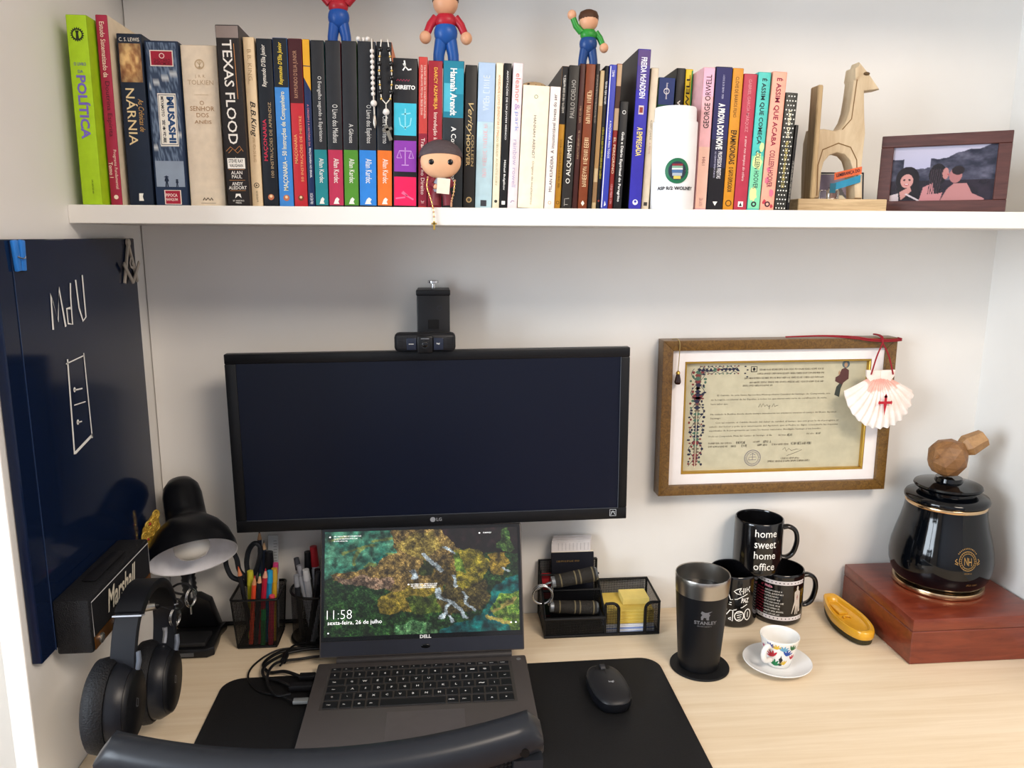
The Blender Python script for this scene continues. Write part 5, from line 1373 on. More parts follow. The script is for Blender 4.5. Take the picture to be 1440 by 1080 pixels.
# scissors
sc = thing('scissors', 'black handled scissors in the square pen cup', 'scissors', c0 + Vector((-.018, .006, .004)))
G().prism([(-.004, 0), (.004, 0), (.006, .085), (-.006, .085)], lambda a, b, t: (a, t, b), -.001, .001).done('blade', M('#9A9EA4', .25, .9), sc)
SB = M('#1A1E24', .4)
lo = [(-.006, 0, .088), (-.013, 0, .094), (-.026, -.002, .103), (-.033, -.002, .125), (-.030, -.002, .143), (-.022, -.002, .146), (-.016, 0, .132), (-.013, 0, .112), (-.003, 0, .098)]
G().tube(catmull(lo, 5), .0042, 8).done('handle', SB, sc)
lo = [(-.003, 0, .088), (.0, 0, .104), (-.001, .002, .125), (.004, .002, .146), (.014, .002, .157), (.022, .002, .150), (.020, .002, .130), (.013, .002, .110), (.003, 0, .094)]
G().tube(catmull(lo, 5), .0042, 8).done('handle', SB, sc)
G().cyl((-.001, -.005, .090), (-.001, .005, .090), .005, n=14).done('pivot', SB, sc)
# round cup pens
c1 = Vector((-.212, -.055, ZD + .005))
RG = 'pens in the round pen cup'
def inB(label, bx_, by_, tx, ty, tz, r, body, name='pen', **k):
    return stick(name, label, 'pen', c1 + Vector((bx_, by_, 0)), c1 + Vector((tx, ty, tz + .008)), r, body, group=RG, **k)
inB('silver click pen leaning to the wall side of the round cup', -.008, .0, -.030, .006, .126, .0045, '#A8ABB2', tip=.02, cap='#3A3C44')
inB('second silver pen between the black and white pens', -.004, -.006, -.024, -.006, .118, .0045, '#B4B6BC', tip=.018, cap='#8A8C94')
inB('chrome pen with a rounded top in the round cup', .0, -.010, -.012, -.014, .114, .0055, '#B8BAC0', tip=.018, cap='#C8CACE')
inB('white pen with red cap in the round cup', .004, .010, -.003, .014, .142, .0062, '#C8CCD4', tip=.034, cap='#B0242E')
inB('black pen with clip leaning across the round cup', -.012, .008, -.012, .012, .134, .0060, '#14161C', tip=.03, cap='#0E1016')
inB('black ribbed pen beside the laptop screen edge', -.010, -.018, .010, -.020, .112, .0052, '#1A1B20', tip=.02, cap='#26282E')
inB('grey and red pen leaning toward the laptop', -.004, -.024, .020, -.022, .098, .0042, '#9A9CA4', tip=.02, cap='#8A2A34')
inB('black and silver pen standing low by the cup rim', -.024, -.006, -.028, -.012, .104, .0042, '#2A2C32', tip=.02, cap='#8A8E96')
inB('dark pen in the middle of the round cup', .006, -.002, .004, .0, .108, .0048, '#22242A', tip=.02, cap='#14161A')

# ------------------------------------------------------------------ desk mat, laptop, mouse, cables
dm = G()
dm.prism([(-.331 + .0, -.58), (.335, -.58)] + [(.335 - .03 + .03 * math.cos(t), -.168 - .03 + .03 * math.sin(t)) for t in [i * math.pi / 16 for i in range(9)]] + [(-.331 + .03 + .03 * math.cos(t), -.175 - .03 + .03 * math.sin(t)) for t in [math.pi / 2 + i * math.pi / 16 for i in range(9)]], lambda a, b, t: (a, b, t), ZD + .0002, ZD + .0027, .0006)
dmo = dm.done('desk_mat', M('#131315', .62, bump=.25, bscale=900, name='black_leatherette'), None, 30)
tag(dmo, 'black leatherette desk mat with rounded corners under the laptop', 'desk mat')
ZM = ZD + .0028
lt = thing('laptop', 'grey laptop standing open on the desk mat with a lit lock screen', 'laptop', (-.034, -.170, ZM))
LG_ = M('#55504F', .42, .35, var=.02, name='grey_aluminium')
LW = .3185
G().box(-LW / 2, LW / 2, -.222, .0, .002, .0155, .003, 2).done('base', LG_, lt)
for sx in (-1, 1):
    for yy in (-.2, -.02):
        G().cyl((sx * .13, yy, 0), (sx * .13, yy, .0021), .006, n=12).done('foot', M('#101010', .7), lt)
G().cyl((-LW / 2 + .028, .001, .0168), (LW / 2 - .022, .001, .0168), .0058, n=16).done('hinge', M('#2E2B2B', .4), lt)
kt = Matrix.Translation((0, .004, .0165)) @ Matrix.Rotation(math.radians(-20.5), 4, 'X')     # lid frame: x right, z up the lid, -y front
SHh = .2005
def lidp(x, y, z): return kt @ Vector((x, y, z))
lid = G().box(-LW / 2 + .001, LW / 2 - .001, 0, .005, .004, SHh, .002, 2, mat=kt).done('lid', LG_, lt)
G().box(-LW / 2 + .003, LW / 2 - .003, -.0006, .0001, .0275, SHh - .0015, .0003, 1, mat=kt).done('screen_bezel', M('#0C0D10', .2), lt, 0)
G().box(-LW / 2 + .003, LW / 2 - .003, -.0006, .0001, .006, .0272, .0003, 1, mat=kt).done('chin_panel', M('#23252E', .35), lt, 0)
sx0, sx1, sz0, sz1 = -LW / 2 + .0075, LW / 2 - .0075, .0345, SHh - .0065
def wallpaper(u, v):
    asp = 1.72
    nu = u + (fbm(u * asp, v, 9, 11) - .5) * .06
    nv = v + (fbm(u * asp, v, 9, 23) - .5) * .08
    hi = fbm(u * asp, v, 60, 31, 3)
    n = fbm(u * asp, v, 14, 7)
    sp = np.random.RandomState(9).rand(*u.shape)
    tex = np.clip(hi * .8 + sp * .35, 0, 1)
    c = rgbmix((8, 34, 16), (70, 120, 52), np.clip((tex - .35) * 1.6, 0, 1))
    def reg(P, a, b, k=1.0, off=.25, src=tex):
        m = inpoly(nu, nv, P)
        col = rgbmix(a, b, np.clip((src - off) * 1.6 * k, 0, 1))
        c[m] = col[m]
    reg([(-.1, -.1), (.47, -.1), (.40, .20), (.30, .32), (.14, .44), (-.1, .45)], (36, 110, 92), (120, 190, 150), 1, .25, n)
    for a, b in (((.10, .20), (.26, .14)), ((.14, .32), (.20, .18)), ((.26, .10), (.34, .08)), ((.02, .1), (.12, .05)), ((.22, .34), (.33, .24))):
        m = segdist(nu, nv, a, b) < .012
        c[m] = (142, 160, 84)
    reg([(.24, .26), (.33, .24), (.34, .33), (.27, .35)], (6, 74, 72), (30, 120, 100))
    reg([(.34, .0), (.62, -.05), (.70, .2), (.66, .48), (.55, .56), (.36, .60), (.28, .55), (.05, .48), (.03, .42), (.22, .36), (.36, .22)], (70, 52, 24), (206, 170, 96))
    reg([(.36, .18), (.44, .02), (.56, .02), (.62, .18), (.5, .3)], (96, 76, 28), (200, 176, 90))
    reg([(.05, .45), (.22, .44), (.36, .46), (.34, .57), (.24, .55), (.08, .50)], (84, 58, 42), (214, 178, 146))
    reg([(.58, -.1), (1.1, -.1), (1.1, .30), (.93, .26), (.88, .24), (.80, .26), (.68, .18), (.63, .08)], (14, 9, 14), (60, 30, 34), .8, .3, n)
    reg([(.66, .22), (.74, .2), (.82, .24), (.84, .38), (.80, .52), (.72, .60), (.64, .66), (.66, .5), (.68, .38)], (96, 98, 22), (214, 188, 62), 1.1, .25)
    reg([(.66, .24), (.70, .24), (.72, .44), (.67, .42)], (84, 128, 40), (150, 172, 66))
    reg([(.85, .26), (.93, .25), (.95, .36), (.92, .46), (.87, .46), (.84, .38)], (110, 88, 26), (206, 170, 62))
    reg([(.26, .66), (.34, .60), (.46, .52), (.60, .52), (.62, .66), (.56, .78), (.40, .80), (.28, .80)], (92, 84, 20), (204, 172, 66))
    reg([(.42, .66), (.60, .62), (.60, .80), (.44, .82)], (40, 62, 18), (120, 138, 52))
    reg([(.64, .50), (.72, .60), (.82, .50), (.84, .70), (.80, .80), (.70, .82), (.60, .84), (.58, .70), (.62, .6)], (34, 30, 14), (130, 112, 56))
    reg([(.58, .30), (.66, .36), (.66, .55), (.58, .58), (.52, .5)], (46, 40, 16), (170, 136, 60))
    reg([(.50, .30), (.56, .34), (.55, .44), (.47, .44)], (20, 34, 12), (76, 84, 34))
    reg([(.86, .56), (1.1, .40), (1.1, 1.1), (.90, 1.1), (.56, 1.1), (.58, .98), (.66, .90), (.80, .84), (.84, .72)], (0, 70, 78), (24, 146, 132), 1, .2, n)
    reg([(.90, .66), (1.1, .60), (1.1, 1.1), (.97, 1.02), (.90, .9), (.84, .8)], (44, 92, 24), (156, 184, 72))
    for a, b in (((.86, .82), (.98, .68)), ((.84, .86), (.94, .94))):
        m = segdist(nu, nv, a, b) < .012
        c[m] = (182, 166, 84)
    reg([(.36, .92), (.44, .88), (.54, .88), (.57, 1.0), (.52, 1.1), (.34, 1.1)], (18, 62, 30), (120, 170, 110))
    reg([(.91, .02), (.95, .0), (.97, .2), (.95, .26), (.89, .2)], (16, 52, 20), (112, 150, 70))
    for P, w in (([(.50, .24), (.55, .33), (.595, .41)], .013), ([(.62, .18), (.67, .24)], .010), ([(.445, .40), (.46, .47)], .014), ([(.655, .46), (.68, .56)], .010), ([(.58, .58), (.60, .66), (.66, .71), (.71, .80), (.725, .86)], .012), ([(.66, .71), (.62, .76), (.60, .86)], .009), ([(.725, .62), (.74, .74), (.77, .80)], .008), ([(.93, .40), (.95, .43)], .008), ([(.63, .84), (.64, .9)], .008)):
        for a, b in zip(P, P[1:]):
            m = segdist(nu, v, a, b) < w * (.6 + .8 * hi)
            c[m] = rgbmix((150, 178, 190), (240, 246, 248), sp)[m]
    big = fbm(u * asp, v, 22, 51, 3)
    k = np.clip(.30 + 1.25 * (big - .18), .25, 1.12) * (.82 + .36 * sp)
    return c * k[..., None]
picture('screen_image', lambda a, b: lidp(sx0 + (sx1 - sx0) * a, -.0009, sz1 - (sz1 - sz0) * b), 300, 172, wallpaper, painted('lit_screen', 1.0, .25), lt)
ld, lu = (kt.to_3x3() @ XA), (kt.to_3x3() @ ZA)
SW = emitter('screen_white', '#F4F4F4', .9)
def st(s, a, b, h, L=None, bold=0):
    T(s, SW, lt, lidp(sx0 + (sx1 - sx0) * a, -.0012, sz1 - (sz1 - sz0) * b), ld, lu, h, L, bold, name='screen_text')
def sdash(pts, w):
    strokes('screen_text', [(pts, w)], SW, lt, lambda a, b: lidp(sx0 + (sx1 - sx0) * a, -.0012, sz1 - (sz1 - sz0) * b))
st('11:58', .077, .79, .0135, .038, -.02)
st('sexta-feira, 26 de julho', .155, .872, .0078, .083)
for (a0_, a1_, b0_) in ((.045, .185, .045), (.045, .17, .068), (.045, .115, .09), (.82, .865, .048), (.44, .58, .528), (.44, .575, .545), (.45, .57, .562)):
    strokes('screen_text', scrawl(sx0 + (sx1 - sx0) * a0_, sx0 + (sx1 - sx0) * a1_, 0, .0018, int(a0_ * 100 + b0_ * 1000)), SW, lt, lambda a, b: lidp(a, -.0012, sz1 - (sz1 - sz0) * b0_ + b))
for (a_, b_) in ((.026, .05), (.80, .05), (.428, .528), (.022, .962), (.955, .925), (.98, .925)):
    polys('screen_icon', [disc2d(sx0 + (sx1 - sx0) * a_, sz1 - (sz1 - sz0) * b_, .0014, .0012, 8)], SW, lt, lambda a, b: lidp(a, -.0012, b))
T('DELL', M('#D8D8D8', .4, var=0), lt, lidp(0.004, -.0012, .0285 + .002), ld, lu, .0052, .0175, .04)
G().sphere(lidp(.004, -.0006, .0155), .0045, (1.6, .3, .9)).done('camera_window', GLOSSB, lt)
# keyboard: rows from the back to the front, widths in key units
KEYM = M('#15161A', .5, name='key_black')
KW_, KX0 = .0186, -.1375
rows = [(-.0225, .0085, [(s, .905) for s in ['Esc', 'F1', 'F2', 'F3', 'F4', 'F5', 'F6', 'F7', 'F8', 'F9', 'F10', 'F11', 'F12', 'PrtScr', 'Insert', 'Delete']]),
        (-.0385, .0160, [("'", .9)] + [(s, 1) for s in '1234567890-='] + [('←', 1.58)]),
        (-.0570, .0160, [('Tab', 1.4)] + [(s, 1) for s in 'QWERTYUIOP´['] + [('↵', 1.08)]),
        (-.0755, .0160, [('Caps', 1.55)] + [(s, 1) for s in 'ASDFGHJKLÇ~]'] + [('', .93)]),
        (-.0940, .0160, [('⇧', 1.25)] + [(s, 1) for s in '\\ZXCVBNM,.;/'] + [('⇧', 1.23)]),
        (-.1130, .0165, [('Ctrl', 1.25), ('Fn', 1.0), ('⊞', 1.0), ('Alt', 1.0), ('', 5.05), ('AltGr', .95), ('Ctrl', .95), ('◄', 1.03), ('▲', 1.0), ('►', 1.25)])]
LEG = M('#DADADA', .5, var=0, name='legend_white')
_km = {}
def keymesh(w, d):
    k = (round(w, 5), round(d, 5))
    if k not in _km:
        t = G().box(-w / 2, w / 2, -d / 2, d / 2, 0, .0014, .0007, 1)
        me = bpy.data.meshes.new('key'); t.bm.to_mesh(me); t.bm.free(); me.materials.append(KEYM)
        _km[k] = me
    return _km[k]
G().box(KX0 - .003, KX0 + KW_ * 14.5 + .003, -.1235, -.017, .0152, .01562).done('keyboard_tray', M('#4A4645', .45, .35), lt, 0)
for (yc, dk, ks) in rows:
    x = KX0
    tot = sum(w for s, w in ks)
    for s, w in ks:
        wpx = w * KW_ * 14.48 / tot
        ko = bpy.data.objects.new('key', keymesh(wpx - .0026, dk - (.0 if dk < .01 else .0002)))
        COL.objects.link(ko)
        ko.parent = lt
        ko.location = (x + wpx / 2, yc, .0157)
        if s:
            hh_ = .0044 if len(s) == 1 and s.isalnum() else (.0026 if len(s) > 1 else .0030)
            T(s, LEG, ko, (0 if len(s) == 1 else -wpx * .12, 0, .00155), XA, YA, hh_ if dk > .01 else .0018, None, .02, res=1, name='legend')
        x += wpx
G().box(-.046, .060, -.2165, -.134, .01545, .0157, .0001, 1).done('touchpad', M('#5A5556', .35, .3), lt, 0)
G().cyl((LW / 2 - .012, -.013, .0154), (LW / 2 - .012, -.013, .0160), .0035, n=16).done('power_key', M('#8A8888', .3, .5), lt)
# mouse
ms = thing('mouse', 'black wireless mouse on the desk mat', 'mouse', (.2365, -.2640, ZM))
ms.rotation_euler = (0, 0, math.radians(4))
g = G()
rings = []
for k, (z, s) in enumerate(((.0004, .90), (.003, .965), (.009, 1.0), (.0145, .985))):
    rings.append([g.bm.verts.new((.0285 * s * math.copysign(abs(math.cos(t)) ** .72, math.cos(t)), .0525 * s * math.copysign(abs(math.sin(t)) ** .78, math.sin(t)), z + (.002 * (1 - (math.sin(t)) ** 2) if k == 3 else 0))) for t in [2 * math.pi * i / 48 for i in range(48)]])
for a, b in zip(rings, rings[1:]): g.skin(a, b)
g.bm.faces.new(rings[0]); g.bm.faces.new(rings[-1])
g.done('base_shell', M('#101115', .28), ms, 60)
g = G(); rings = []
for (q, z) in ((.97, .0152), (.95, .0175), (.85, .0205), (.65, .0232), (.35, .0248), (.02, .0253)):
    rings.append([g.bm.verts.new((.0285 * q * math.copysign(abs(math.cos(t)) ** .72, math.cos(t)), .0525 * q * math.copysign(abs(math.sin(t)) ** .78, math.sin(t)), z)) for t in [2 * math.pi * i / 48 for i in range(48)]])
for a, b in zip(rings, rings[1:]): g.skin(a, b)
g.bm.faces.new(rings[0]); g.bm.faces.new(rings[-1])
g.done('top_shell', M('#1E1E21', .42), ms, 60)
G().cyl((-.0035, .033, .0222), (.0035, .033, .0222), .0062, n=18).done('wheel', M('#2A2A2E', .5), ms)
G().prism(disc2d(0, .033, .011, .0075, 20), lambda a, b, t: (a, b, t), .0215, .0238).done('wheel_slot', M('#060607', .5), ms)
strokes('button_split', [([(0, .026), (0, .012)], .0008)], M('#050505', .6, var=0), ms, lambda a, b: (a, b, .0262 - .9 * b * b * 1.9))
T('logi', M('#B8BAC0', .4, var=0), ms, (.002, -.008, .02555), XA, YA, .0055, None, .02)
# cables at the left of the laptop
CB = M('#0F1013', .45, name='black_cable')
lx = -.034 - LW / 2
def cable(label, pts, r, plug=None):
    root = thing('cable', label, 'cable', pts[0], 'black cables beside the laptop')
    o = Vector(pts[0])
    G().tube([p - o for p in catmull(pts, 10)], r, 8).done('lead', CB, root, 60)
    if plug:
        p0, p1, w, hgt, m_ = plug
        p0, p1 = Vector(p0) - o, Vector(p1) - o
        G().box(min(p0.x, p1.x), max(p0.x, p1.x), p0.y - w, p0.y + w, p0.z - hgt, p0.z + hgt, .0012).done('plug', m_, root)
    return root
zp = ZM + .0095
zc = ZD + .0032
cable('thick black cable looping from the laptop port nearest the hinge', [(lx - .022, -.195, zp), (lx - .05, -.172, zp - .004), (lx - .075, -.165, zc + .001), (lx - .088, -.14, zc + .002), (lx - .07, -.105, zc), (lx - .03, -.098, zc), (lx + .02, -.095, zc)], .0026, ((lx - .024, -.195, zp), (lx - .0005, -.195, zp), .006, .0035, BLACK))
cable('thin black cable making the widest loop beside the laptop', [(lx - .02, -.258, zp), (lx - .045, -.236, zp - .004), (lx - .08, -.215, zc + .001), (lx - .104, -.175, zc + .001), (lx - .100, -.135, zc + .001), (lx - .07, -.108, zc + .006), (lx - .02, -.104, zc + .004), (lx + .02, -.104, zc)], .0015, ((lx - .022, -.258, zp), (lx - .0005, -.258, zp), .005, .0025, M('#9AA0A4', .35, .6)))
cable('black cable with a square plug below the thick one', [(lx - .030, -.221, zp), (lx - .055, -.199, zp - .003), (lx - .078, -.185, zc + .006), (lx - .082, -.155, zc + .007), (lx - .055, -.122, zc + .007), (lx - .01, -.11, zc + .006), (lx + .03, -.11, zc)], .0024, ((lx - .034, -.221, zp), (lx - .0005, -.221, zp), .0065, .004, BLACK))
cable('black cable with a bulky plug, lowest of the bundle', [(lx - .028, -.240, zp), (lx - .05, -.237, zp - .002), (lx - .070, -.20, zc + .010), (lx - .066, -.160, zc + .012), (lx - .03, -.135, zc + .004), (lx + .0, -.128, zc + .003), (lx + .03, -.126, zc)], .0022, ((lx - .03, -.221, zp), (lx - .0005, -.221, zp), .006, .0045, BLACK))
fb = thing('cable', 'short black cable with a ferrite bead lying toward the pen cups', 'cable', (lx - .055, -.150, zc + .010), 'black cables beside the laptop')
G().tube(catmull([(-.002, -.02, .004), (0, -.008, .003), (0, .02, .001), (.006, .04, .002), (.02, .058, -.003), (.05, .062, -.006)], 8), .0017, 8).done('lead', CB, fb, 60)
G().cyl((0, -.006, .003), (0, .014, .0015), .0048, n=14).done('ferrite_bead', BLACK, fb)
wcb = G().tube(catmull([(-.40, -.006, ZD + .005), (-.33, -.005, ZD + .005), (-.26, -.006, ZD + .005), (-.2, -.005, ZD + .005)], 8), .0036, 8).done('cable', CB, None, 60)
tag(wcb, 'black cable lying along the wall behind the pen cups', 'cable')
# ------------------------------------------------------------------ wire desk organiser and what is in it
og = thing('desk_organizer', 'black wire mesh desk organiser with a tall stepped side and a note tray', 'organizer', (.264, -.05, ZD))
ox0, ox1, oxm, oy0, oy1 = -.098, .096, .004, -.042, .042
def osheet(p00, p10, p11, p01, nu, nv, name='mesh_panel'):
    p00, p10, p11, p01 = map(Vector, (p00, p10, p11, p01))
    return mesh_sheet(name, lambda a, b: p00 * (1 - a) * (1 - b) + p10 * a * (1 - b) + p11 * a * b + p01 * (1 - a) * b, nu, nv, WIRE, og, .6)
def owire(pts, r=.0022, name='frame_wire', closed=False):
    return G().tube(pts, r, 8, closed).done(name, WIRE, og)
G().box(ox0, ox1, oy0, oy1, .0005, .0022).done('bottom_plate', WIRE, og, 0)
osheet((ox0, oy0, .003), (oxm, oy0, .003), (oxm, oy0, .033), (ox0, oy0, .033), 44, 13)
osheet((ox0, oy1, .003), (oxm, oy1, .003), (oxm, oy1, .102), (ox0, oy1, .102), 44, 42)
osheet((ox0, oy0, .003), (ox0, oy1, .003), (ox0, oy1, .102), (ox0, oy0, .033), 36, 30)
osheet((oxm, oy0, .003), (oxm, oy1, .003), (oxm, oy1, .080), (oxm, oy0, .033), 36, 30)
osheet((ox0, .004, .003), (oxm, .004, .003), (oxm, .004, .062), (ox0, .004, .062), 44, 26, 'divider_panel')
osheet((oxm, oy1, .003), (ox1, oy1, .003), (ox1, oy1, .062), (oxm, oy1, .062), 40, 26)
osheet((ox1, oy0, .003), (ox1, oy1, .003), (ox1, oy1, .062), (ox1, oy0, .058), 36, 25)
osheet((oxm, oy0, .003), (.026, oy0, .003), (.026, oy0, .056), (oxm, oy0, .056), 10, 24)
osheet((.073, oy0, .003), (ox1, oy0, .003), (ox1, oy0, .056), (.073, oy0, .056), 10, 24)
owire([(ox0, oy0, .034), (oxm, oy0, .034)], .003)
owire([(ox0, oy0, .034), (ox0, oy1, .103), (oxm, oy1, .103)])
owire([(oxm, oy0, .034), (oxm, oy1, .081)])
owire([(ox0, .004, .063), (oxm, .004, .063)])
owire([(ox0, .018, .086), (oxm, .018, .086)], .0018)
owire([(oxm, oy1, .063), (ox1, oy1, .063), (ox1, oy0, .059)])
owire(catmull([(oxm, oy0, .058), (.018, oy0, .058), (.0255, oy0, .052), (.027, oy0, .040), (.027, oy0, .004)], 5), .0026)
owire(catmull([(ox1, oy0, .058), (.081, oy0, .058), (.0735, oy0, .052), (.072, oy0, .040), (.072, oy0, .004)], 5), .0026)
owire([(ox0, oy0, .003), (ox1, oy0, .003), (ox1, oy1, .003), (ox0, oy1, .003)], .003, 'base_wire', True)
for x, y, z in ((ox0, oy0, .034), (ox0, oy1, .103), (oxm, oy0, .058), (oxm, oy1, .103), (ox1, oy0, .059), (ox1, oy1, .063)):
    owire([(x, y, .003), (x, y, z)], .0018)
# hand gripper lying across the organiser
hg = thing('hand_gripper', 'hand gripper with two black foam handles and a steel spring coil in the organiser', 'hand gripper', (.22, -.062, ZD + .066))
FO = M('#26231F', .8, bump=.5, bscale=300, name='foam_black')
def handle(p, q, r0, r1):
    p, q = Vector(p), Vector(q)
    d = (q - p)
    G().cyl(p, q, r0, r1, 22).done('foam_handle', FO, hg, 60)
    G().cyl(p - d.normalized() * .006, p, r0 * .88, r0 * .9, 20).done('end_cap', M('#8A8F94', .35, .6), hg)
    G().cyl(q, q + d.normalized() * .004, r1 * .96, r1 * .8, 20).done('end_cap', M('#6A6F74', .35, .6), hg)
    for t in (.12, .48, .60, .92):
        c = p + d * t
        G().cyl(c, c + d.normalized() * .0022, (r0 + (r1 - r0) * t) * 1.015, n=22).done('stripe', M('#6A6048', .8), hg)
handle((-.034, -.005, .0235), (.034, -.002, .034), .0110, .0125)
handle((-.036, -.005, -.022), (.036, -.006, -.026), .0105, .0115)
SP = M('#C4C6C8', .22, 1.0, var=0)
coil = []
for i in range(0, 45):
    t = -2.2 + i / 44 * (2 * math.pi * 1.62)
    coil.append((-.055 + .0165 * math.cos(t + 1.2), -.009 + i * .00018, .0005 + .0165 * math.sin(t + 1.2)))
G().tube([(-.036, -.006, -.0205), (-.043, -.008, -.0185)] + coil + [(-.046, -.002, .0195), (-.036, -.004, .0232)], .0020, 8).done('spring', SP, hg, 60)
G().tube([(-.0385, -.006, .020), (-.039, -.0075, 0), (-.0385, -.006, -.02)], .0016, 8).done('retaining_wire', SP, hg)
# black notebook and index cards
nb = thing('notebook', 'black notebook with small gold lettering standing in the organiser', 'notebook', (.222, -.039, ZD + .0025))
G().box(-.037, .037, .003, .011, .0, .122, .001, 1, mat=Matrix.Rotation(math.radians(-4), 4, 'X')).done('cover', M('#10121C', .5), nb)
G().box(-.035, .0365, .0042, .0098, .1222, .1232, mat=Matrix.Rotation(math.radians(-4), 4, 'X')).done('page_edge', M('#E6DCC8', .8), nb, 0)
mm = Matrix.Rotation(math.radians(-4), 4, 'X')
strokes('gold_lettering', scrawl(-.028, .012, 0, .0028, 91), M('#8A6E3A', .5, var=0), nb, lambda a, b: tuple(mm @ Vector((a, .0027, .1065 + b))))
ic = thing('card_pack', 'stack of white index cards standing behind the black notebook', 'card pack', (.219, -.0265, ZD + .0025))
for i in range(9):
    G().box(-.034 + .0006 * i, .034 + .0006 * i, .0008 + i * .0019, .0022 + i * .0019, 0, .139 + .0009 * (i % 3) + .0006 * i, .0004, 1).done('card', M('#DAD4D2', .8), ic, 0)
strokes('card_lines', [([(-.022 + .0065 * i, .125), (-.022 + .0065 * i, .138)], .0005) for i in range(9)], M('#9A9498', .8, var=0), ic, lambda a, b: (a, .0004, b))
rc = thing('playing_card', 'red and green card tucked at the organiser corner', 'card', (.177, -.022, ZD + .0025))
G().box(-.008, .008, 0, .0008, 0, .082).done('card', M('#A8242C', .5), rc, 0)
G().box(-.008, .008, -.0006, -.0001, .004, .034).done('green_band', M('#1E4A34', .5), rc, 0)
# sticky notes
yn = thing('sticky_notes', 'large pad of yellow sticky notes lying in the organiser tray', 'sticky notes', (.313, -.052, ZD + .0022))
for i in range(8):
    G().box(-.040, .040, -.032, .036, .015 + i * .0030, .0178 + i * .0030, .0003, 1).done('sheet_block', M('#E2C662' if i % 2 else '#DCBC54', .8), yn, 0)
y2 = thing('sticky_notes', 'small pad of pale yellow sticky notes on top of the large pad', 'sticky notes', (.325, -.048, ZD + .0022 + .0392))
G().box(-.021, .025, -.017, .020, 0, .011, .0005, 1).done('pad', M('#EAD27A', .8), y2, 0)
wp = thing('note_paper', 'loose white and blue note sheets under the yellow sticky notes', 'paper', (.313, -.051, ZD + .0022))
for i, c in enumerate(('#B8C4E4', '#ECECF0', '#8FA4DC', '#F0F0F2', '#E6E8F0')):
    G().box(-.041, .041, -.036 + .0006 * i, .036, .0003 + i * .0028, .0026 + i * .0028).done('sheet', M(c, .8), wp, 0)

# ------------------------------------------------------------------ tumbler, coaster, mugs, espresso cup
co = G().lathe([(.0445, .0003), (.0455, .0008), (.0455, .003), (.045, .0036)], 64, (.3965, -.196, ZD)).done('coaster', M('#0E0E10', .6, bump=.3, bscale=900), None, 40)
tag(co, 'round black coaster under the steel rimmed tumbler', 'coaster')
tu = thing('tumbler', 'black tapered tumbler with a brushed steel rim on a coaster', 'tumbler', (.3945, -.196, ZD + .0038))
TB = M('#0B0C10', .42, var=.02, name='powder_black')
STEEL = M('#B0ACA6', .28, 1.0, var=.06, scale=30, name='brushed_steel')
G().lathe([(.0285, 0), (.0300, .001), (.0304, .012), (.0322, .0122), (.0400, .125)], 56).done('body', TB, tu, 40)
G().lathe([(.0402, .1252), (.0414, .145), (.0415, .1505), (.0408, .1525), (.0396, .1515), (.0385, .140), (.030, .02), (.028, .008), (.0005, .006)], 56, capa=False).done('steel_rim', STEEL, tu, 40)
def tw(a, b):
    r = .0322 + (.0400 - .0322) * (b - .012) / .113 + .0003
    t = a / .037 - .30
    return (r * math.sin(t), -r * math.cos(t), b)
GREYINK = M('#6A6A6E', .45, var=0, name='grey_ink')
T('STANLEY', GREYINK, tu, (.0060, .0885), None, None, .0058, .034, .03, wrap=tw)
strokes('small_print', scrawl(-.006, .016, .0828, .0018, 33), GREYINK, tu, lambda a, b: tw(a, b))
bear = [(-.007, 0), (-.0045, 0), (-.0035, .004), (-.0005, .004), (.001, 0), (.0045, 0), (.004, .005), (.0055, .0085), (.0035, .011), (.009, .0145), (.001, .0125), (-.002, .0125), (-.0065, .0145), (-.008, .011), (-.0055, .0085), (-.0075, .005)]
polys('emblem', [[(.006 + x, .0935 + z) for x, z in bear]], GREYINK, tu, lambda a, b: tw(a, b))

def mug(label, loc, col='#0B0B0D', rz=0):
    r = thing('mug', label, 'mug', loc)
    m_ = M(col, .12, var=0, coat=.3, name='glazed_black')
    body = G().lathe([(.0375, 0), (.0395, .0015), (.0408, .005), (.041, .010), (.041, .0885), (.0405, .0915), (.0395, .0925), (.0383, .0918), (.0376, .089), (.0372, .012), (.034, .0065), (.0005, .006)], 56).done('body', m_, r, 45)
    h = catmull([(.0385, 0, .0755), (.050, 0, .0775), (.0615, 0, .070), (.0650, 0, .052), (.060, 0, .031), (.050, 0, .022), (.0385, 0, .0215)], 7)
    q = Matrix.Rotation(rz, 4, 'Z')
    g = G(); rings = []
    H = [q @ p for p in h]
    for i, p in enumerate(H):
        d = (H[min(i + 1, len(H) - 1)] - H[max(i - 1, 0)]).normalized()
        s = (q @ Vector((0, 1, 0))).normalized(); n = d.cross(s).normalized()
        rings.append([g.bm.verts.new(p + s * (.0065 * math.cos(2 * math.pi * k / 12)) + n * (.0042 * math.sin(2 * math.pi * k / 12))) for k in range(12)])
    for a, b in zip(rings, rings[1:]): g.skin(a, b)
    g.bm.faces.new(rings[0]); g.bm.faces.new(rings[-1])
    g.done('handle', m_, r, 60)
    return body                       # prints are children of the body
RM = .0413
def mw(a, b): return (RM * math.sin(a / RM), -RM * math.cos(a / RM), b)
zm = ZD + .0003
m1 = mug('black mug with white fish bone line drawings, under the stacked mug', (.505, -.0455, zm), rz=math.radians(200))
WS = []
def ws(pts, w=.0016): WS.append(([(-.016 + x * .001, z * .001) for x, z in pts], w))
ws([(-16, 61), (-9, 68), (-3, 52), (8, 54), (18, 59), (26, 63)], .0015)
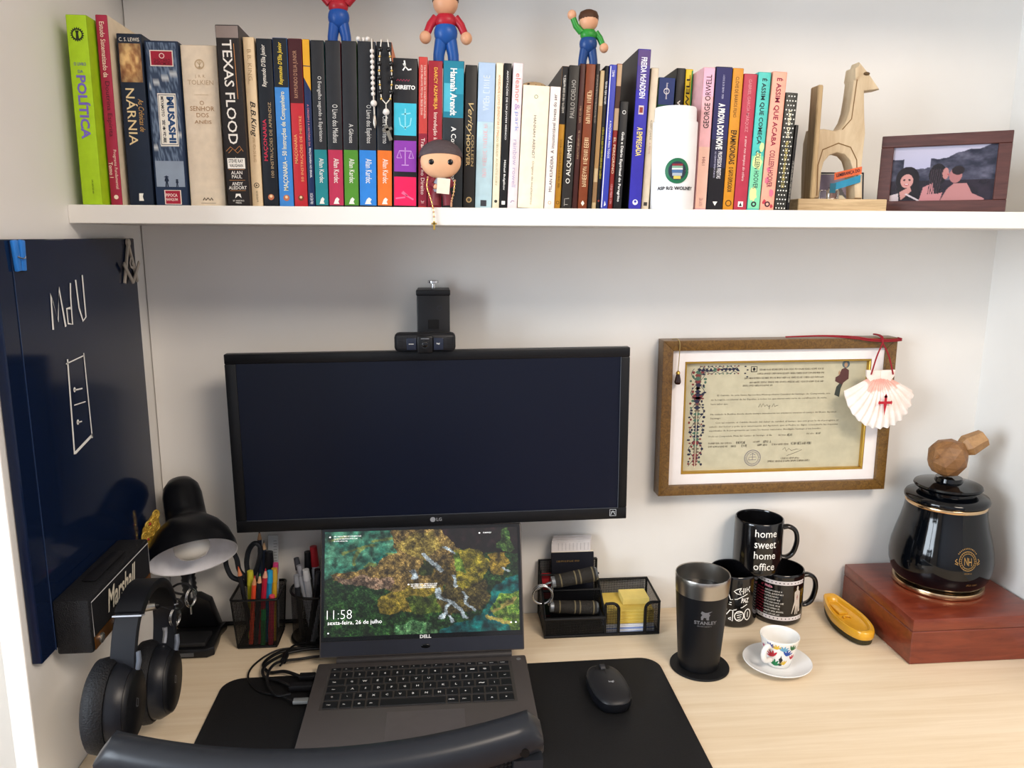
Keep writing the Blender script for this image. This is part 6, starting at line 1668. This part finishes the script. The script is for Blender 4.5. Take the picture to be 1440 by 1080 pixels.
ws([(14, 74), (6, 71), (2, 68), (7, 64), (14, 62), (11, 68), (14, 74)], .0016); ws([(14, 68), (27, 71)], .0012); ws([(18, 74), (18, 63)], .0013); ws([(21, 74), (21, 65)], .0013); ws([(24, 75), (24, 67)], .0013); ws([(30, 76), (27, 71), (30, 66)], .0014)
ws([(-13, 47), (-1, 47)], .0014); ws([(-12, 44), (-1, 43)], .0014)
ws([(-22, 31), (-10, 33), (5, 34), (18, 39), (26, 44)], .0015)
ws([(-22, 13), (-22, 24), (-8, 25), (-3, 33), (2, 33), (2, 14), (-22, 13)], .0018); ws([(-18, 14), (-18, 24)], .0016); ws([(-15, 14), (-15, 23)], .0016); ws([(-5, 17), (-1, 20), (-1, 15), (-5, 17)], .0016)
ws([(13 + 8 * math.cos(t), 23 + 9 * math.sin(t)) for t in [i * .5236 for i in range(13)]], .0018)
for k in range(4): ws([(8 + k * .7, 28 - k * 4), (18 - k * .7, 30 - k * 4)], .0013)
ws([(28 + 6 * math.cos(t), 25 + 10 * math.sin(t)) for t in [i * .5236 for i in range(13)]], .0018); ws([(28, 30), (28, 20)], .0014)
strokes('line_drawing', WS, WHITEINK, m1, mw)
T('PAZ', WHITEINK, m1, (-.016 + .022, .0515), None, None, .0085, .014, .03, .15, wrap=lambda a, b: mw(a, b))
m2 = mug('black mug with white dotted bands and a robed knight picture', (.5885, -.0455, zm), rz=math.radians(-4))
BAND = M('#E2DEE2', .25, var=0, name='white_glaze')
DARKW = M('#1A1A1E', .4, var=0)
def arcband(z0, z1, a0, a1, n=40):
    V, F = [], []
    for i in range(n + 1):
        a = a0 + (a1 - a0) * i / n
        V += [mw(a, z0), mw(a, z1)]
    for i in range(n): F.append((2 * i, 2 * i + 2, 2 * i + 3, 2 * i + 1))
    return V, F
for z0, z1 in ((.0105, .0175), (.0755, .0825)):
    V, F = arcband(z0, z1, -.085, .031); flatmesh('printed_band', V, F, BAND, m2)
    for k in range(18):
        polys('band_dot', [disc2d(-.083 + k * .0066, (z0 + z1) / 2, .0011, .0011, 8)], DARKW, m2, lambda a, b: (mw(a, b)[0] * 1.006, mw(a, b)[1] * 1.006, b))
PNK = M('#C83A58', .5, var=0)
T('of', PNK, m2, (-.0485, .0705), None, None, .0042, None, .02, wrap=mw)
T('Malta', M('#D88A9C', .5, var=0), m2, (-.036, .0705), None, None, .0048, .014, .03, wrap=mw)
for k in range(9):
    z = .063 - k * .0053
    strokes('small_print', scrawl(-.060, -.043, z, .0026, 200 + k), PNK, m2, mw)
    strokes('small_print', scrawl(-.042, -.012 + .004 * math.sin(k * 2), z, .0026, 300 + k), WHITEINK, m2, mw)
kn = [(-.001, .073), (.001, .073), (.0022, .069), (.0015, .066), (.006, .062), (.0065, .045), (.0085, .026), (.005, .0245), (.004, .040), (.003, .021), (.001, .021), (.0005, .038), (-.0015, .021), (-.0035, .0215), (-.003, .040), (-.009, .023), (-.0100, .024), (-.0055, .045), (-.006, .062), (-.0015, .066), (-.0022, .069)]
polys('robed_figure', [[(.016 + a, b) for a, b in kn]], M('#CFC6BC', .4, var=0), m2, mw)
polys('robe_cross', [[(.0145, .052), (.0175, .052), (.0175, .0535), (.0145, .0535)], [(.0154, .048), (.0166, .048), (.0166, .057), (.0154, .057)]], M('#8A3040', .4, var=0), m2, lambda a, b: (mw(a, b)[0] * 1.004, mw(a, b)[1] * 1.004, b))
m3 = mug('black mug with four white words stacked on the other two mugs', (.5445, -.0455, zm + .0930), rz=math.radians(-12))
for s, z, L in (('home', .0770, .0375), ('sweet', .0565, .0375), ('home', .0380, .0375), ('office', .0180, .0365)):
    T(s, WHITEINK, m3, (-.0035, z), None, None, .0130 if s != 'sweet' else .0115, L, .004, wrap=mw)
# espresso cup and saucer
sa = G().lathe([(.018, .0005), (.020, .0015), (.030, .003), (.046, .0085), (.0515, .0118), (.0522, .0132), (.0512, .0138), (.045, .0108), (.030, .0062), (.0185, .0048), (.0005, .0046)], 56, (.5165, -.2085, ZD)).done('saucer', M('#E6E6E6', .15, var=0, name='white_china'), None, 50)
tag(sa, 'white china saucer under the little espresso cup', 'saucer')
ec = thing('espresso_cup', 'small white espresso cup with colourful leaf prints on a saucer', 'cup', (.5195, -.2055, ZD + .0050))
CHN = M('#ECEAE6', .15, var=0, name='cup_china')
EP = [(.0165, 0), (.0185, .0012), (.0215, .012), (.0255, .028), (.0295, .0455), (.0300, .0475)]
ebody = G().lathe(EP + [(.0295, .0488), (.0283, .0478), (.0275, .044), (.0235, .026), (.017, .006), (.0005, .0045)], 48).done('body', CHN, ec, 50)
h = [Matrix.Rotation(math.radians(214), 4, 'Z') @ p for p in catmull([(.0262, 0, .037), (.034, 0, .0395), (.0415, 0, .035), (.042, 0, .026), (.036, 0, .0175), (.0225, 0, .0135)], 7)]
G().tube(h, .0042, 10).done('handle', CHN, ec, 60)
def ew(a, b):
    r = np.interp(b, [z for _, z in EP], [q for q, _ in EP]) + .0003
    t = a / .026 - .40
    return (r * math.sin(t), -r * math.cos(t), b)
def leaf(cx, cz, s, rot, n=5):
    out = []
    for k in range(n):
        t = rot + (k - (n - 1) / 2) * .55
        d = (math.sin(t), math.cos(t)); p = (-d[1], d[0])
        out.append([(cx + d[0] * s * f + p[0] * s * w_, cz + d[1] * s * f + p[1] * s * w_) for f, w_ in ((0, -.08), (.5, -.17), (.95, -.1), (1.1, 0), (.95, .1), (.5, .17), (0, .08))])
    return out
for (cx, cz, s, rot, c, n) in ((-.010, .022, .0078, -.5, '#C02838', 5), (.011, .026, .0075, .3, '#2F4FA0', 4), (-.008, .006, .0085, .1, '#1E7A4A', 5), (-.014, .038, .0055, .4, '#27408F', 4), (-.004, .037, .0055, -.2, '#D8B23A', 5), (.0055, .0345, .0065, .2, '#6AA4C4', 5), (.0175, .036, .0065, .5, '#2A6A3A', 4), (.010, .009, .006, -.4, '#D8B23A', 4), (-.024, .030, .006, .0, '#B03060', 4), (.022, .018, .006, .2, '#C02838', 4)):
    polys('leaf_print', leaf(cx, cz, s * 1.35, rot, n), M(c, .3, var=0), ebody, lambda a, b: ew(a, max(.0005, min(.047, b))))
polys('dark_print', [[(.000, .006), (.006, .007), (.0045, .013), (.0065, .018), (.004, .022), (.0035, .027), (.002, .022), (-.0005, .019), (.0012, .013)]], M('#2A2628', .4, var=0), ebody, lambda a, b: ew(a, b))

# ------------------------------------------------------------------ ashtray, wooden box, jar, wooden bird
at_ = thing('ashtray', 'yellow boat shaped cigar ashtray with a dark base beside the wooden box', 'ashtray', (.690, -.097, ZD))
YEL = M('#DDA52A', .2, var=.03, coat=.3, name='yellow_glaze')
def boat(s, n=40):
    pts = []
    L = .068
    for i in range(n):
        t = i / n * 2 * math.pi
        y = L * math.sin(t)
        wv = .0265 * (abs(math.cos(t)) ** (.75 if y < 0 else .4)) * (1.0 if y < 0 else (1 - .38 * (y / L) ** 1.3))
        pts.append((math.copysign(wv, math.cos(t)) * s, y * (s * .5 + .5) if False else y * s))
    return pts
def boatloft(secs, name, mat):
    g = G(); rs = []
    for s, z in secs:
        rs.append([g.bm.verts.new(Vector((x, y, z + .006 * max(0, y / .068) ** 2))) for x, y in boat(s)])
    for a, b in zip(rs, rs[1:]): g.skin(a, b)
    g.bm.faces.new(rs[0]); g.bm.faces.new(rs[-1])
    return g.done(name, mat, at_, 50)
boatloft([(.86, .0003), (.93, .002), (.95, .0105)], 'base', M('#3A341E', .6, bump=.6, bscale=900))
boatloft([(.96, .0107), (1.0, .014), (1.0, .0235), (.975, .0255), (.86, .0255), (.82, .0245), (.78, .0185), (.6, .0165)], 'tray', YEL)
g = G()
G().box(-.0085, .0085, .012, .060, .0172, .0215, .0018).done('cigar_rest', YEL, at_)
G().tube([(.006 * math.cos(t), -.002 + .006 * math.sin(t), .0195) for t in [math.pi * i / 8 for i in range(9)]], .0016, 8).done('rest_lip', YEL, at_)
bx = thing('wooden_box', 'reddish mahogany wooden box with a lidded seam under the black jar', 'box', (.838, -.1145, ZD))
MAH = wood('mahogany', '#5E2012', '#7E3620', (3.0, 14, 26), 4.0, .32, .2, .8)
hx, hy = .1105, .106
G().box(-hx, hx, -hy, hy, .0004, .0555, .0012, 1).done('body', MAH, bx, 0)
G().box(-hx, hx, -hy, hy, .0561, .0765, .0018, 2).done('lid', MAH, bx, 30)
for sx in (-1, 1):
    G().box(sx * .06 - .012, sx * .06 + .012, hy, hy + .001, .05, .062).done('hinge', M('#B08A3A', .35, .8), bx, 0)
ZB = ZD + .0767
jr = thing('jar', 'glossy black ceramic jar with gold rings, standing on the wooden box', 'jar', (.8455, -.0985, ZB))
jr.scale = (.895, .895, 1.03)
JB = M('#04060A', .07, var=0, spec=.42, name='black_glaze')
PG_ = M('#D8B890', .18, 1.0, var=0, name='rose_gold')
G().lathe([(.066, .0003), (.0785, .0015), (.0800, .005), (.0785, .009), (.074, .0105)], 64).done('gold_foot', PG_, jr, 50)
G().lathe([(.073, .0107), (.077, .015), (.0835, .024), (.0885, .038), (.0895, .052), (.0870, .070), (.0815, .090), (.0750, .110), (.0705, .128), (.0690, .1405)], 64).done('body', JB, jr, 60)
jbody = [c_ for c_ in jr.children if c_.name.startswith('body')][0]
G().lathe([(.0692, .1407), (.0702, .1425), (.0700, .1455), (.069, .1465)], 64).done('gold_ring', PG_, jr, 50)
G().lathe([(.0690, .1467), (.0720, .1485), (.0725, .1520), (.0700, .1560), (.0550, .1590), (.0480, .1605), (.0480, .1650)], 64).done('collar', JB, jr, 50)
G().lathe([(.0480, .1652), (.0560, .1680), (.0585, .1712), (.0570, .1740), (.0400, .1775), (.0240, .1790), (.0225, .1850), (.0005, .1855)], 64).done('lid', JB, jr, 50)
JR = [(.0835, .024), (.0885, .038), (.0895, .052), (.0870, .070), (.0815, .090), (.0750, .110)]
def jw(a, b):
    r = float(np.interp(b, [z for _, z in JR], [q for q, _ in JR])) + .0004
    t = a / .085 - .32
    return (r * math.sin(t), -r * math.cos(t), b)
GI = M('#A8844E', .35, .6, var=0, name='gold_ink')
cx, cz = .0205, .071
seal = [(ring2d(cx, cz, .0150), .0009), (ring2d(cx, cz, .0115), .0008)]
seal += [([(cx + .0123 * math.cos(t), cz + .0123 * math.sin(t)), (cx + .0146 * math.cos(t), cz + .0146 * math.sin(t))], .0007) for t in [i * .2618 for i in range(24)]]
for sx in (-1, 1):
    seal += [([(cx + sx * .0165, cz - .004), (cx + sx * .0215, cz), (cx + sx * .0185, cz + .003)], .0016), ([(cx + sx * .0165, cz - .006), (cx + sx * .022, cz - .004)], .0014)]
seal += [([(cx + .0185 * math.cos(t), cz + .0185 * math.sin(t)), (cx + .0205 * math.cos(t + .03), cz + .0205 * math.sin(t + .03))], .0014) for t in [.6 + i * .16 for i in range(13)]]
strokes('gold_crest', seal, GI, jbody, jw)
T('N', GI, jbody, (cx - .0035, cz), None, None, .012, .0062, .01, wrap=jw)
T('H', GI, jbody, (cx + .0035, cz - .001), None, None, .012, .0062, .01, wrap=jw)
strokes('small_gold_print', scrawl(cx - .006, cx + .008, cz - .0195, .002, 81) + scrawl(cx + .002, cx + .024, .0305, .0032, 82), GI, jbody, jw)
wbird = thing('wooden_bird', 'faceted wooden bird with a raised tail perched on the jar lid', 'ornament', (.8430, -.0985, ZB + .1914))
BW = wood('bird_wood', '#6E4A2A', '#94693E', (10, 26, 26), 3.0, .5)
g = G()
t = bmesh.new()
bmesh.ops.create_icosphere(t, subdivisions=2, radius=.0325)
bmesh.ops.transform(t, matrix=Matrix.Translation((-.004, 0, .0325)) @ Matrix.Rotation(.4, 4, 'X') @ Matrix.Diagonal((.98, 1.0, 1.03, 1)), verts=t.verts[:])
for v_ in t.verts:
    v_.co.z = max(v_.co.z, .0004)
    v_.co += Vector((random.uniform(-1, 1), random.uniform(-1, 1), random.uniform(-.5, 1))) * .0012
    v_.co.z = max(v_.co.z, .0004)
g._merge(t)
g.done('body', BW, wbird, 0)
g = G()
d0 = Vector((.016, 0, .046)); d1 = Vector((.052, -.006, .068))
g.cyl(d0, d0.lerp(d1, .35), .011, .0185, 6).cyl(d0.lerp(d1, .35), d1, .0185, .0145, 6)
g.done('tail', wood('tail_wood', '#8A6238', '#AE8452', (20, 20, 20), 3.0, .5), wbird, 0)
g = G().cyl((-.0315, -.014, .039), (-.039, -.019, .037), .004, .0004, 5)
g.done('beak', BW, wbird, 0)

# ------------------------------------------------------------------ office chair in front of the desk
chr_ = thing('office_chair', 'dark grey office chair with a mesh back, pushed up to the desk', 'chair', (-.103, -.58, 0))
CHP = M('#23262C', .36, name='chair_plastic')
half = .187
def cy(x): return -.118 + .032 * (x / half) ** 2
def cz_top(x): return .992 + .008 * (x / half) ** 2
xs = [-half + 2 * half * i / 30 for i in range(31)]
g = G(); rings = []
for x in xs:
    e = min(1, (half - abs(x)) / .012)
    e = max(.25, math.sqrt(max(0, 1 - (1 - e) ** 2)))
    y, z = cy(x), cz_top(x)
    prof = [(-.010, -.031), (-.0150, -.022), (-.0150, -.008), (-.011, -.0015), (0, .001), (.010, -.0005), (.0145, -.006), (.015, -.022), (.012, -.031)]
    rings.append([g.bm.verts.new(Vector((x, y + a, z - .022 + (b + .022) * (e if b > -.022 else 1)))) for a, b in prof])
for a, b in zip(rings, rings[1:]): g.skin(a, b)
g.bm.faces.new(rings[0]); g.bm.faces.new(rings[-1])
g.done('back_frame_top', CHP, chr_, 50)
for sx in (-1, 1):
    g = G(); rings = []
    for i in range(12):
        z = .964 - i * .038
        x = sx * (half - .013 - .02 * (i / 11) ** 2); y = cy(x) + .02 * math.sin(i / 11 * math.pi)
        rings.append([g.bm.verts.new(Vector((x + a, y + b, z))) for a, b in ((-.0128, -.012), (.0128, -.012), (.0128, .012), (-.0128, .012))])
    for a, b in zip(rings, rings[1:]): g.skin(a, b)
    g.bm.faces.new(rings[0]); g.bm.faces.new(rings[-1])
    g.done('back_frame_side', CHP, chr_, 50)
mesh_sheet('back_mesh', lambda a, b: (-half + .026 + (2 * half - .052) * a, cy(-half + .026 + (2 * half - .052) * a) + .004 + .02 * math.sin((1 - b) * math.pi), .55 + (.966 - .55) * b), 84, 94, M('#17181C', .6), chr_)
G().box(-half + .03, half - .03, -.125, -.10, .535, .56, .005).done('back_frame_bottom', CHP, chr_)
for x_ in (.093, .170):
    G().cyl((x_, cy(x_) - .0150, .975), (x_, cy(x_) - .0158, .975), .0042, n=16).done('screw_hole', M('#050506', .5), chr_)
G().tube(catmull([(0, -.135, .62), (0, -.15, .50), (0, -.10, .40), (0, 0, .385)], 6), .02, 10).done('spine', CHP, chr_)
G().box(-.23, .23, -.10, .36, .42, .49, .03, 3).done('seat', M('#22242A', .8, bump=.3, bscale=500), chr_)
G().cyl((0, .1, .06), (0, .1, .42), .025, n=20).done('gas_column', M('#2A2A2E', .3, .5), chr_)
for k in range(5):
    t = k * 2 * math.pi / 5 + .3
    G().tube([(.02 * math.cos(t), .1 + .02 * math.sin(t), .09), (.27 * math.cos(t), .1 + .27 * math.sin(t), .065)], [.022, .014], 8).done('base_leg', CHP, chr_)
    G().cyl((.27 * math.cos(t) - .02 * math.sin(t), .1 + .27 * math.sin(t) + .02 * math.cos(t), .0275), (.27 * math.cos(t) + .02 * math.sin(t), .1 + .27 * math.sin(t) - .02 * math.cos(t), .0275), .027, n=20).done('caster', BLACK, chr_)
